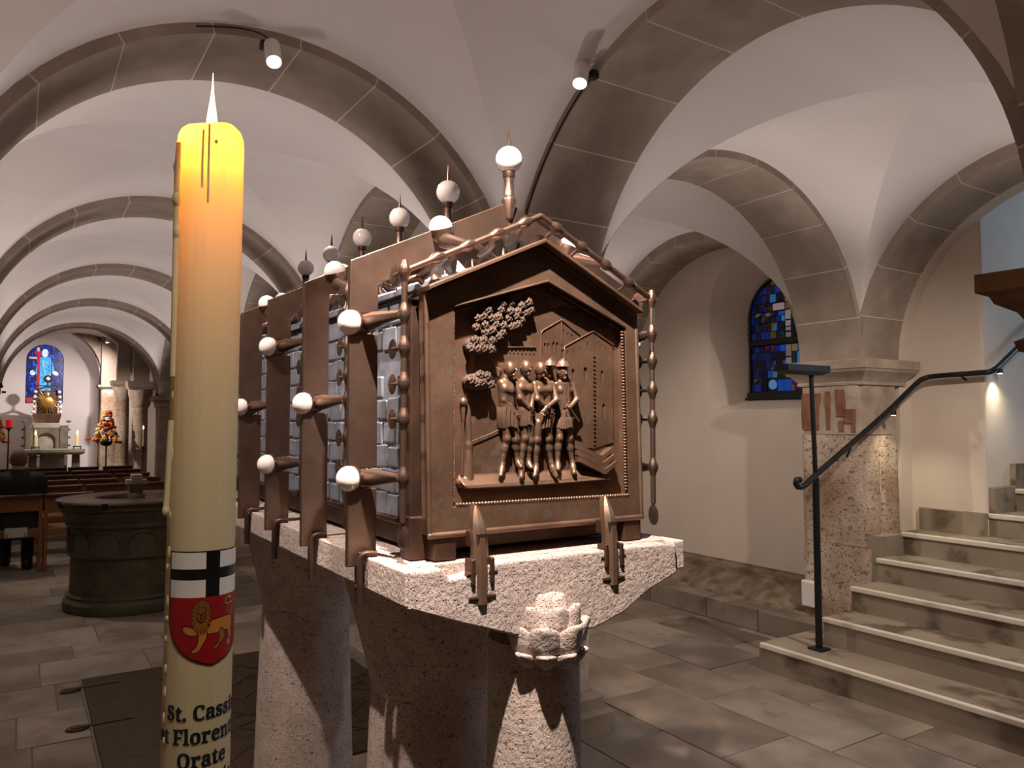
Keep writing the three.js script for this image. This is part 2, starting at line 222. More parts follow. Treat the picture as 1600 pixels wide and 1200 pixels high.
// ---- groin vaults
const ceiling = struct('ceiling', 'pale plastered groin vaults');
function web(x0, x1, z0, z1, b) {   // four triangular fields that meet in the groins
  const a = (x1 - x0) / 2, c = (z1 - z0) / 2, xc = (x0 + x1) / 2, zc = (z0 + z1) / 2, off = 0.045, B = b + off, n = 26, m = 30, pos = [], nor = [], uv = [], idx = [];
  const pushQuad = (i0, w) => { const flip = w === 1 || w === 2; for (let i = 0; i < n; i++) for (let j = 0; j < m; j++) { const p = i0 + i * (m + 1) + j, q = p + m + 1; flip ? idx.push(p, q, p + 1, p + 1, q, q + 1) : idx.push(p, p + 1, q, p + 1, q + 1, q); } };
  for (let w = 0; w < 4; w++) {
    const i0 = pos.length / 3, alongZ = w < 2, sgn = w % 2 ? -1 : 1;
    for (let i = 0; i <= n; i++) for (let j = 0; j <= m; j++) {
      const s = (i / n) * 1.004, t = (j / m * 2 - 1) * s, e = alongZ ? a / (a + off) : c / (c + off), h = Math.sqrt(Math.max(1e-4, 1 - (t * e) ** 2));
      const u = alongZ ? t : sgn * s, v = alongZ ? sgn * s : t;
      pos.push(xc + u * a, HS + B * h, zc + v * c);
      const d = -B * t * e * e / h, q = V(alongZ ? d / a : 0, -1, alongZ ? 0 : d / c).normalize(); nor.push(q.x, q.y, q.z);
      uv.push(alongZ ? Math.asin(clamp(t * e, -1, 1)) * B : v * c, alongZ ? v * c : Math.asin(clamp(t * e, -1, 1)) * B);
    }
    pushQuad(i0, w);
  }
  const g = new THREE.BufferGeometry(); g.setAttribute('position', new THREE.Float32BufferAttribute(pos, 3)); g.setAttribute('normal', new THREE.Float32BufferAttribute(nor, 3)); g.setAttribute('uv', new THREE.Float32BufferAttribute(uv, 2)); g.setIndex(idx);
  part('vault', g, MAT.plaster, ceiling);
}
bays.forEach(([zn, zf], k) => { web(XL1, XR0, zf, zn, RN); if (k < 5) web(XR1, XW, zf, zn, 1.19); });
// flat backing above the vaults, so that no light leaks in
part('roof_slab', box(-1.1, 9.6, 3.5, 3.62, -20, 2.6), MAT.mortar, ceiling);
// ---- pillars
const CAP = [[0.252, 1.83], [0.268, 1.835], [0.275, 1.855], [0.265, 1.865], [0.27, 1.9], [0.3, 1.945], [0.335, 1.958], [0.335, 2.03], [0.25, 2.03]];
function rough(x0, x1, y0, y1, z0, z1, amp, seg = 0.05, sd = 3) {
  const g = new THREE.BoxGeometry(x1 - x0, y1 - y0, z1 - z0, Math.ceil((x1 - x0) / seg), Math.ceil((y1 - y0) / seg), Math.ceil((z1 - z0) / seg)); g.translate((x0 + x1) / 2, (y0 + y1) / 2, (z0 + z1) / 2);
  const p = g.attributes.position, w = x1 - x0, d = z1 - z0, xc = (x0 + x1) / 2, zc = (z0 + z1) / 2;
  for (let i = 0; i < p.count; i++) { const x = p.getX(i), y = p.getY(i), z = p.getZ(i); const k = (q) => (fbm(((x * 0.61 + z * 0.37 + q) % 1 + 1) % 1, ((y * 0.53 + z * 0.41 + q) % 1 + 1) % 1, 8, 3, sd + q * 5) - 0.5) * 2 * amp; const ex = Math.abs(Math.abs(x - xc) - w / 2) < 1e-4, ez = Math.abs(Math.abs(z - zc) - d / 2) < 1e-4; const rnd = ex && ez ? 0.012 : 0; p.setXYZ(i, x + (ex ? k(1) - Math.sign(x - xc) * rnd : 0), y, z + (ez ? k(2) - Math.sign(z - zc) * rnd : 0)); }
  return boxUV(crease(mergeVertices((g.deleteAttribute('normal'), g.deleteAttribute('uv'), g)), 0.9));
}
function pillar(label, x, z, half, capMat, shaftMat, baseMat = MAT.stair) {
  const p = struct('pillar', label, [x, 0, z]), dy = capMat === MAT.capitalBrown ? -0.075 : 0;
  part('base', squareLathe([[0.33, 0], [0.33, 0.1], [0.315, 0.115], [0.3, 0.12], [0.29, 0.17], [0.262, 0.2], [0.25, 0.2]]), baseMat, p);
  part('shaft', rough(-half, half, 0.2, 1.84 + dy, -half, half, 0.004), shaftMat, p);
  part('capital', squareLathe(dy ? [[0.252, 1.76], [0.275, 1.765], [0.282, 1.79], [0.262, 1.8], [0.258, 1.83], [0.275, 1.86], [0.31, 1.882], [0.318, 1.9], [0.34, 1.91], [0.34, 1.955], [0.25, 1.955]] : CAP), capMat, p);
  part('impost', box(-half + 0.012, half - 0.012, 2.03 + dy, 3.5, -half + 0.012, half - 0.012), MAT.arch[0], p);
  return p;
}
ZF.forEach((z, k) => {
  if (k < 1) return;
  const base = MAT.floor[3];
  pillar(`square stone pillar of the nave arcade, row ${k} from the candle`, (XR0 + XR1) / 2, z - T / 2, 0.25, k === 1 ? MAT.capitalBrown : MAT.pillarSmooth, k === 1 ? MAT.capitalBrown : MAT.pillarSmooth, base);
  if (k < 5) pillar(`square stone pillar on the far side of the nave, row ${k}`, (XL0 + XL1) / 2, z - T / 2, 0.25, MAT.pillarSmooth, MAT.pillarSmooth, base);
});
// responds against the aisle wall; the one by the stair shows its old stones
for (const k of [1, 3, 4, 5]) {
  const p = struct('pillar', `stone respond against the aisle wall, row ${k}`, [XW, 0, ZF[k] - T / 2]);
  part('shaft', box(0, 0.6, 0, 1.84, -0.25, 0.25), MAT.pillarSmooth, p);
  part('capital', squareLathe(CAP).translate(0.25, 0, 0), MAT.pillarSmooth, p); part('impost', box(0.012, 0.6, 2.03, 3.5, -0.24, 0.24), MAT.arch[0], p);
}
{
  const z1 = ZF[2], z0 = z1 - T, p = struct('pillar', 'weathered stone pillar beside the stair with remains of red stone');
  part('block', rough(XW - 0.004, XW + 0.43, 1.5, 1.85, z0, z1, 0.006, 0.03, 5), MAT.pillarSmooth, p);
  part('block', rough(XW - 0.01, XW + 0.21, 0.72, 1.496, z0, z1 + 0.006, 0.008, 0.03, 9), MAT.pillar, p);
  part('block', rough(XW + 0.214, XW + 0.44, 0.62, 1.496, z0, z1 + 0.004, 0.008, 0.03, 15), MAT.pillar, p);
  part('block', rough(XW - 0.012, XW + 0.21, 0, 0.716, z0, z1 + 0.03, 0.014, 0.03, 21), MAT.pillar, p);
  part('block', rough(XW + 0.2, XW + 0.46, 0, 0.616, z0, z1 + 0.05, 0.014, 0.03, 27), MAT.pillar, p);
  // red stones on the face towards the nave: [z from, z to, y from, y to]
  for (const [za, zb, ya, yb] of [[-3.69, -3.525, 1.53, 1.8], [-3.495, -3.435, 1.53, 1.81], [-3.41, -3.315, 1.63, 1.82], [-3.35, -3.24, 1.58, 1.68], [-3.39, -3.33, 1.52, 1.6], [-3.29, -3.24, 1.52, 1.6]])
    part('red_stone', rough(XW - 0.014, XW + 0.01, ya, yb, za, zb, 0.009, 0.02, Math.round(za * -100)), MAT.pillarRed, p);
  part('capital', squareLathe([[0.25, 1.85], [0.265, 1.852], [0.27, 1.868], [0.262, 1.876], [0.285, 1.905], [0.325, 1.945], [0.33, 1.96], [0.338, 1.966], [0.338, 2.022], [0.332, 2.03], [0.25, 2.03]].map(([h, y]) => [h, y])).translate(XW + 0.25, 0, z1 - 0.25), MAT.pillarSmooth, p);
  part('impost', box(XW + 0.012, XW + 0.46, 2.03, 3.5, z0 + 0.012, z1 - 0.012), MAT.arch[0], p);
  shadows(p);
}
// ---- walls
const wallR = struct('wall_right', 'cream plastered aisle wall with a deep window niche');
const WZ = -4.45, NIO = 0.57, NIW = 0.385, XWIN = 5.74;
{
  // window bay: wall with a round-headed niche (drawn in z,y and extruded along x)
  const [zn, zf] = bays[2], s = shapeOf([[zf - T, 0], [zn + 0.02, 0], [zn + 0.02, 3.5], [zf - T, 3.5]]), h = new THREE.Path();
  h.moveTo(WZ - NIO, 1.7); h.lineTo(WZ + NIO, 1.7); h.lineTo(WZ + NIO, 2.6); h.absarc(WZ, 2.6, NIO, 0, Math.PI, false); h.lineTo(WZ - NIO, 1.7); s.holes.push(h);
  const g = new THREE.ExtrudeGeometry(s, { depth: 0.06, bevelEnabled: false, curveSegments: 24 }); g.rotateY(-Math.PI / 2); g.translate(XB + 0.06, 0, 0);
  part('wall_face', boxUV(g), MAT.wallPlaster, wallR);
  // splayed reveal between wall face and window
  const out = (half, y0, ys, x, n = 24) => { const r = [V(x, y0, WZ - half), V(x, ys, WZ - half)]; for (let i = 1; i < n; i++) { const t = Math.PI - Math.PI * i / n; r.push(V(x, ys + half * Math.sin(t), WZ + half * Math.cos(t))); } r.push(V(x, ys, WZ + half), V(x, y0, WZ + half)); return r; };
  part('niche_reveal', [loft([out(NIO, 1.7, 2.6, XB), out(NIO - 0.02, 1.71, 2.6, XB + 0.03), out(NIW + 0.02, 1.79, 2.53, XWIN - 0.02), out(NIW, 1.8, 2.53, XWIN + 0.06)], { caps: false, angle: 0.5 })], MAT.wallPlaster, wallR);
  part('wall_core', [box(XWIN + 0.09, 6.1, 0, 3.5, zf - T, zn), box(XB + 0.06, XWIN + 0.09, 0, 1.68, zf - T, zn), box(XB + 0.06, XWIN + 0.09, 0, 3.5, zf - T, WZ - NIO - 0.01), box(XB + 0.06, XWIN + 0.09, 3.19, 3.5, zf - T, zn)], MAT.wallPlaster, wallR);
  for (const k of [0, 3, 4, 5]) { const [n2, f2] = bays[k]; part('wall_face', box(XB, 6.1, 0, 3.5, f2 - T - (k === 5 ? 5 : 0), n2 + (k === 0 ? 0.7 : 0)), MAT.wallPlaster, wallR); }
}
const wallL = struct('wall_left', 'plain plastered wall behind the far arcade'); part('wall_face', box(-1.1, XL0 + 0.02, 0, 3.5, -20, 2.6), MAT.wallPlaster, wallL);
const wallB = struct('wall_back', 'plain plastered wall behind the camera'); part('wall_face', box(-1.1, 9.6, 0, 3.5, 1.9, 2.6), MAT.wallPlaster, wallB);
// ---- aisle ledge: kerb stones, old foundation rubble, sloping top
{
  const L = struct('trim_1', 'low stone ledge with rough foundation rubble along the aisle wall');
  let z = -3.36; const z1 = -6.05;
  reseed(31);
  while (z > z1) { const w = rr(0.38, 0.72), a = Math.max(z1, z - w); part('kerb_stone', uvo(rbox(0.22, 0.165, z - a - 0.006, 0.008, 4.86, 0.0825, (z + a) / 2)), [MAT.floor[0], MAT.floor[1], MAT.floor[4], MAT.floor[5]][Math.floor(R() * 4)], L); z = a; }
  const n = 90, m = 14, rings = [];
  for (let i = 0; i <= n; i++) { const zz = lerp(-3.56, z1, i / n), row = []; for (let j = 0; j <= m; j++) { const t = j / m, e = Math.sin(t * Math.PI); const f = fbm(((zz * 0.37) % 1 + 1) % 1, t * 0.3, 10, 4, 77) - 0.5; row.push(V(lerp(4.9, 5.2, t) + e * f * 0.16, lerp(0.15, 0.325, Math.pow(t, 0.6)) + e * f * 0.1, zz)); } rings.push(row); }
  part('rubble', loft(rings, { closed: false, angle: 1.2 }), MAT.rock, L);
  part('sloping_top', extrude(shapeOf([[5.16, 0.1], [5.16, 0.325], [5.45, 0.352], [5.45, 0.1]]), 2.55, 0.004, -6.07), MAT.rock, L); shadows(L);
}
// ---- floor: single slabs over a bed of mortar
const floor = struct('floor', 'worn grey brown stone slab floor');
part('bed', box(-1.1, 9.6, -0.12, -0.0065, -20, 2.6), MAT.joint, floor);
{
  const slabs = []; reseed(55);
  const rect = (x0, x1, z0, z1) => slabs.push([x0, x1, z0, z1]);
  // nave: courses across; aisle: courses along the wall
  for (let z = 1.9; z > -16;) { const d = rr(0.34, 0.56), a = z - d; for (let x = -0.8 - R() * 0.4; x < 2.02;) { const w = rr(0.5, 0.98); let e = x + w; if (e > 1.72) e = 2.02; rect(Math.max(-0.8, x), e, a, z); x = e; } z = a; }
  for (let x = 2.02; x < 4.93;) { const w = Math.min(rr(0.36, 0.52), 4.93 - x); const xe = 4.93 - (x + w) < 0.2 ? 4.93 : x + w; for (let z = 1.9 + R() * 0.4; z > -16;) { const d = rr(0.45, 0.95), a = z - d; rect(x, xe, a, Math.min(1.9, z)); z = a; } x = xe; }
  slabs.forEach((s) => { s.d = Math.hypot((s[0] + s[1]) / 2, (s[2] + s[3]) / 2); const az = Math.atan2((s[0] + s[1]) / 2, -(s[2] + s[3]) / 2) - YAW; s.seen = Math.abs(az) < 0.66 && s.d > 2.9 && s.d < 13; });
  const order = slabs.filter((s) => s.seen).sort((a, b) => a.d - b.d).slice(0, 300), keep = new Set(order), rest = FLOORC.map(() => []);
  for (const s of slabs) {
    const h = rr(-0.0012, 0.0018), g = 0.0035, e = 0.0055, [x0, x1, z0, z1] = s, mi = Math.floor(R() * 6);
    const geo = uvo(loft([sq((x1 - x0) / 2 - g, (z1 - z0) / 2 - g, -0.0065), sq((x1 - x0) / 2 - g, (z1 - z0) / 2 - g, h - 0.0022), sq((x1 - x0) / 2 - e, (z1 - z0) / 2 - e, h)], { angle: 0.1 }).translate((x0 + x1) / 2, 0, (z0 + z1) / 2));
    if (keep.has(s)) part('slab', geo, MAT.floor[mi], floor); else rest[mi].push(geo);
  }
  const far = new THREE.Group(); far.name = 'outer_slabs'; far.userData.kind = 'stuff'; floor.add(far);
  rest.forEach((l, i) => l.length && (part('outer_slab', l, MAT.floor[i], far).userData.kind = 'stuff'));
}
// ---- stair
const stair = struct('staircase', 'stone stair with pale nosing strips rising through the arch');
for (let k = 0; k < 14; k++) {
  const x = 4.05 + 0.3 * k, y = [0.17, 0.345, 0.505, 0.66, 0.815, 0.968][k] ?? 0.968 + 0.155 * (k - 5), yb = k ? [0.17, 0.345, 0.505, 0.66, 0.815][k - 1] ?? y - 0.155 : 0, z0 = k === 0 ? -3.37 : k < 5 ? -3.12 : -2.68, z1 = -0.87;
  const st = new THREE.Group(); st.name = 'step'; stair.add(st);
  part('riser', uvo(box(x + 0.014, x + 0.34 + (k === 4 ? 0 : 0), Math.max(0, yb - 0.02), y - 0.028, z0, z1)), MAT.stair, st);
  part('tread', uvo(rbox(0.36, 0.03, z1 - z0, 0.006, x + 0.18, y - 0.015, (z0 + z1) / 2)), MAT.stair, st);
  part('nosing', rbox(0.034, 0.0335, z1 - z0 + 0.003, 0.008, x + 0.015, y - 0.0155, (z0 + z1) / 2 - 0.001, 3), MAT.nosing, st);
  if (k === 0) part('tread_side', uvo(box(x + 0.02, 4.74, 0, y - 0.006, z0 - 0.02, z0 + 0.3)), MAT.stair, st);
}
part('infill', box(4.97, 5.56, 0, 0.8, -3.3, -3.11), MAT.stair, stair);
{
  const w = struct('wall_stair', 'pale plastered walls of the stairwell');
  part('wall_face', uvo(rbox(3.9, 4.6, 0.75, 0.02, 5.55 + 1.95, 2.3, -2.68 - 0.375)), MAT.wallPlaster, w);
  part('wall_face', box(4.95, 9.6, 0, 4.6, -0.87, -0.3), MAT.wallPlaster, w);
  part('wall_end', [box(9.3, 9.6, 0, 2.5, -2.8, -0.8), box(9.3, 9.6, 4.25, 4.7, -2.8, -0.8), box(9.3, 9.6, 2.5, 4.25, -2.8, -2.45), box(9.3, 9.6, 2.5, 4.25, -1.15, -0.8)], MAT.wallPlaster, w);
  // plaster lining of the arch behind the stone ring
  const a = (bays[1][0] - bays[1][1]) / 2, s = new THREE.Shape(); s.moveTo(-1.6, 0); s.lineTo(-a, 0); s.lineTo(-a, HS); for (let i = 0; i <= 32; i++) { const t = Math.PI - Math.PI * i / 32; s.lineTo(a * Math.cos(t), HS + 1.15 * Math.sin(t)); } s.lineTo(a, 0); s.lineTo(1.6, 0); s.lineTo(1.6, 3.5); s.lineTo(-1.6, 3.5); s.closePath();
  const g = new THREE.ExtrudeGeometry(s, { depth: 0.15, bevelEnabled: false }); g.rotateY(Math.PI / 2); g.translate(XB + 0.01, 0, (bays[1][0] + bays[1][1]) / 2); part('arch_lining', boxUV(crease(g, 0.4)), MAT.wallPlaster, w);
  part('wall_top', [box(5.5, 9.6, 4.5, 4.7, -3.5, -0.3), box(5.48, 5.56, 3.16, 4.6, -3.5, -0.3)], MAT.wallPlaster, w);
  // stone skirting along the wall at the stair
  part('skirting', uvo(rough(5.49, 5.56, 0.81, 0.97, -3.14, -2.67, 0.004, 0.04, 8)), MAT.stair, w);
  for (let k = 0; k < 8; k++) part('skirting', uvo(rbox(0.3, 0.2, 0.05, 0.006, 5.7 + 0.3 * k + 0.02, 1.045 + 0.155 * k, -2.665)), MAT.stair, w);
  const d = struct('window_3', 'daylit glazing at the top of the stair');
  part('pane', box(9.36, 9.38, 2.5, 4.25, -2.45, -1.15), M(srgb(150, 190, 255), { emissive: BLUE.clone(), emissiveIntensity: 1.5 }), d);
  part('window_frame', [box(9.3, 9.36, 2.5, 4.25, -1.83, -1.77), box(9.3, 9.36, 3.35, 3.41, -2.45, -1.15)], MAT.iron, d);
  const l = new THREE.RectAreaLight(BLUE, I_DAY * 12, 1.25, 1.7); l.position.set(9.28, 3.375, -1.8); l.lookAt(8, 2.6, -1.9); scene.add(l);
}
// the roof slab leaves the stairwell open above the arch: close it towards the aisle
// ---- handrail with its post, uplight head and small lamps under the rail
{
  const h = thing('handrail', 'black iron handrail with small lamps climbing the stone stair', 'handrail');
  const p = [[4.055, 1.235, -3.05], [4.035, 1.24, -3.05], [4.02, 1.222, -3.05], [4.03, 1.198, -3.05], [4.06, 1.19, -3.05], [4.12, 1.205, -3.05], [4.21, 1.255, -3.05], [4.6, 1.452, -3.05], [5.0, 1.655, -3.05], [5.38, 1.866, -3.05], [5.45, 1.902, -3.03], [5.475, 1.914, -2.97], [5.478, 1.922, -2.7], [5.485, 1.925, -2.62], [5.53, 1.945, -2.6], [5.65, 2.0, -2.6], [6.5, 2.44, -2.6], [7.4, 2.9, -2.6]];
  part('rail', tube(p, 0.019, 160, 10), MAT.iron, h);
  part('curl', ball(0.02, 4.055, 1.235, -3.05), MAT.iron, h);
  const post = part('post', [rod([4.243, 0.17, -3.069], [4.228, 1.24, -3.06], 0.021, 0.021), rod([4.228, 1.22, -3.06], [4.2, 1.9, -3.06], 0.0145, 0.0145), rbox(0.1, 0.012, 0.1, 0.003, 4.243, 0.177, -3.069)], MAT.iron, h);
  part('bracket', [rod([4.6, 1.45, -3.05], [4.6, 1.36, -3.09], 0.008), rod([5.47, 1.915, -2.8], [5.56, 1.88, -2.8], 0.008), rod([6.0, 2.16, -2.6], [6.0, 2.11, -2.67], 0.008)], MAT.iron, h);
  const head = part('uplight_head', loft([sq(0.15, 0.035, 1.885), sq(0.205, 0.055, 1.905), sq(0.205, 0.055, 1.945), sq(0.198, 0.048, 1.945), sq(0.19, 0.045, 1.93)], { angle: 0.1 }).translate(4.115, 0, -3.06), MAT.iron, h);
  part('lamp_face', rbox(0.36, 0.004, 0.08, 0.001, 4.115, 1.934, -3.06), MAT.lens, head);
  up(4.115, 1.96, -3.06, 3.85, -2.5, I_UP_AISLE * 0.5, 1.15);
  for (const [x, y, z] of [[5.11, 1.665, -3.05], [5.64, 1.95, -2.6], [6.7, 2.5, -2.6]]) {
    const l = part('rail_lamp', lathe([[0.001, 0.03], [0.017, 0.03], [0.019, 0.0], [0.001, 0.0]], 14), MAT.iron, h, [x, y - 0.028, z - 0.018]);
    part('lamp_face', lathe([[0.001, 0.0], [0.014, 0.0], [0.014, 0.003]], 14), MAT.lens, l, [0, -0.0035, 0]);
    const s = new THREE.SpotLight(YELLOW, I_RAIL, 0, 0.95, 0.9); s.position.set(x, y - 0.036, z - 0.02); s.target.position.set(x + 0.25, y - 1.2, z + 0.05); s.castShadow = true; s.shadow.radius = 0.6; scene.add(s, s.target);
  }
}
// ---- lamps
function up(x, y, z, tx, tz, I, angle = 1.2) {   // an upward flood
  const s = new THREE.SpotLight(NEUTRAL, I, 0, angle, 0.5); s.position.set(x, y, z); s.target.position.set(tx, y + 1.0, tz); s.castShadow = true; s.shadow.radius = 1.2; scene.add(s, s.target);
}
function uplight(x, z, tx, tz, I, label, y = 2.03) {
  const t = thing('uplight', label, 'lamp', [x, y, z], 0, 'uplights on the capitals');
  part('housing', lathe([[0.001, 0], [0.026, 0], [0.028, 0.004], [0.028, 0.034], [0.024, 0.034], [0.022, 0.026], [0.001, 0.026]], 16), MAT.iron, t);
  part('lens', lathe([[0.001, 0.03], [0.021, 0.03], [0.021, 0.027]], 16), MAT.lens, t);
  up(x, y + 0.04, z, tx, tz, I, 0.86);
}
const BAYW = ['the bay behind the candle', 'the bay over the shrine', 'the bay behind the shrine', 'the bay over the font', 'the bay over the chairs', 'the bay before the altar'];
for (let k = 0; k < 6; k++) {
  const [zn, zf] = bays[k], zc = (zn + zf) / 2;
  for (const [x, z, side] of [[XR0 - 0.05, zn - 0.05, 'nearer aisle-side'], [XR0 - 0.05, zf + 0.05, 'farther aisle-side'], [XL1 + 0.05, zn - 0.05, 'nearer wall-side'], [XL1 + 0.05, zf + 0.05, 'farther wall-side']])
    if (!(k === 1 && x > 1 && z > -2)) uplight(x, z, lerp(x, XC, 0.62), lerp(z, zc, 0.62), I_UP * (k === 1 ? 0.48 : k === 0 ? 0.2 : 1), `small black uplight on the ${side} nave capital of ${BAYW[k]}`);
  if (k > 1 && k < 5) uplight(XW - 0.05, zf + 0.05, lerp(XW, XA, 0.8), zc, I_UP_AISLE * 0.9, `small black uplight on the wall capital of the aisle beside ${BAYW[k]}`);
  if (k > 1 && k < 5) uplight(XR1 + 0.05, zn - 0.05, lerp(XR1, XA, 0.8), zc, I_UP_AISLE * 0.6, `small black uplight on the aisle side of the arcade capital, ${BAYW[k]}`);
}
uplight(XW - 0.05, ZF[1] - T - 0.05, lerp(XW, XA, 0.6), -1.6, I_UP_AISLE * 0.9, 'small black uplight on the near wall capital above the stair');
uplight(XR1 + 0.05, ZF[2] + 0.05, lerp(XR1, XA, 0.6), -2.5, I_UP_AISLE * 0.35, 'small black uplight on the aisle side of the pillar behind the shrine');
function spotlight(label, pos, target, I, angle, arm, color = WARM, hot = 1) {
  const t = thing('ceiling_spotlight', label, 'lamp', pos), d = V(...target).sub(V(...pos)).normalize();
  const body = new THREE.Group(); body.name = 'head'; t.add(body); body.quaternion.setFromUnitVectors(V(0, -1, 0), d);
  part('tube_body', lathe([[0.001, 0.075], [0.03, 0.075], [0.033, 0.07], [0.033, -0.05], [0.029, -0.05], [0.028, -0.034], [0.001, -0.034]], 24), MAT.whitePaint, body);
  part('lens', lathe([[0.001, -0.037], [0.027, -0.037], [0.027, -0.035]], 20), MAT.lens, body);
  part('arm', rod([0, 0.02, 0], arm, 0.006), MAT.iron, t);
  part('clamp', rbox(0.035, 0.035, 0.035, 0.004, ...arm), MAT.iron, t);
  const s = new THREE.SpotLight(color, I, 0, angle, 0.45); s.position.set(pos[0] + d.x * 0.06, pos[1] + d.y * 0.06, pos[2] + d.z * 0.06); s.target.position.set(...target); s.castShadow = true; s.shadow.radius = hot; scene.add(s, s.target);
}
spotlight('white spotlight tube fixed at the crown of the nave arch', [0.838, 3.1, -3.13], [0.65, 0.8, -1.6], I_SPOT, 0.5, [-0.02, 0.06, -0.06]);
spotlight('white spotlight tube on the arcade arch above the shrine', [1.965, 3.06, -2.53], [1.25, 1.2, -1.9], I_SPOT * 1.6, 0.5, [0.07, 0.02, 0.0]);
spotlight('white spotlight tube hung from the near nave arch, aimed at the relief', [0.42, 2.94, -0.8], [1.0, 1.55, -1.42], I_KEY * 1.15, 0.46, [0, 0.13, 0.0], WARM, 0.8);
spotlight('white spotlight tube on the far arcade arch, aimed at the cage', [-0.2, 2.95, -1.75], [0.75, 1.4, -2.05], I_SIDE, 0.62, [-0.07, 0.02, 0], WARM, 0.8);
for (const [k, w] of [[2, 'behind the shrine'], [3, 'over the font'], [4, 'over the chairs']]) spotlight(`white spotlight tube on the far arcade arch ${w}`, [XL1 + 0.04, 3.02, (bays[k][0] + bays[k][1]) / 2], [1.0, 0, (bays[k][0] + bays[k][1]) / 2], I_DOWN * 0.75, 0.85, [-0.07, 0.02, 0], WARM, 2);
spotlight('white spotlight tube on the near aisle arch above the stair', [3.6, 3.05, -0.93], [4.3, 0.5, -3.2], I_DOWN * 2.1, 0.85, [0, 0.02, 0.07], WARM, 2);
spotlight('white spotlight tube on the arcade arch facing the window', [2.6, 3.0, -4.87], [4.6, 0.4, -4.5], I_DOWN * 1.3, 0.85, [-0.07, 0.02, 0], WARM, 2);
spotlight('white spotlight tube on the near nave arch, aimed at the tall candle', [0.25, 2.92, -0.31], [0.2, 1.22, -1.15], 4.0, 0.3, [0, 0.02, -0.06], WARM, 1.5);
spotlight('white spotlight tube at the chancel arch, aimed at the round column', [-0.27, 2.52, -15.28], [1.75, 1.3, -16.3], 16, 0.6, [-0.07, 0.02, 0], WARM, 2);
{ const rail = thing('cable', 'thin black cable along the crown of the nave arch', 'cable'); part('wire', tube([[0.55, 3.165, -3.185], [0.7, 3.2, -3.185], [0.8, 3.195, -3.17], [0.84, 3.15, -3.15]], 0.0035, 20, 6), MAT.iron, rail); rail.userData.category = 'cable'; }
{ const rail = thing('cable', 'thin black cable down the edge of the arcade arch', 'cable'); const pts = []; const a = (bays[1][0] - bays[1][1]) / 2, zc = (bays[1][0] + bays[1][1]) / 2; for (let i = 0; i <= 14; i++) { const t = lerp(2.0, 2.9, i / 14); pts.push([XR0 - 0.004, HS + (RN + 0.012) * Math.sin(t), zc + (a + 0.012) * Math.cos(t)]); } part('wire', tube(pts, 0.0045, 40, 6), MAT.iron, rail); }
// ================================================================ the shrine
const SX = 0.945, ST = 1.325;           // axis of the shrine and height of the stone table top
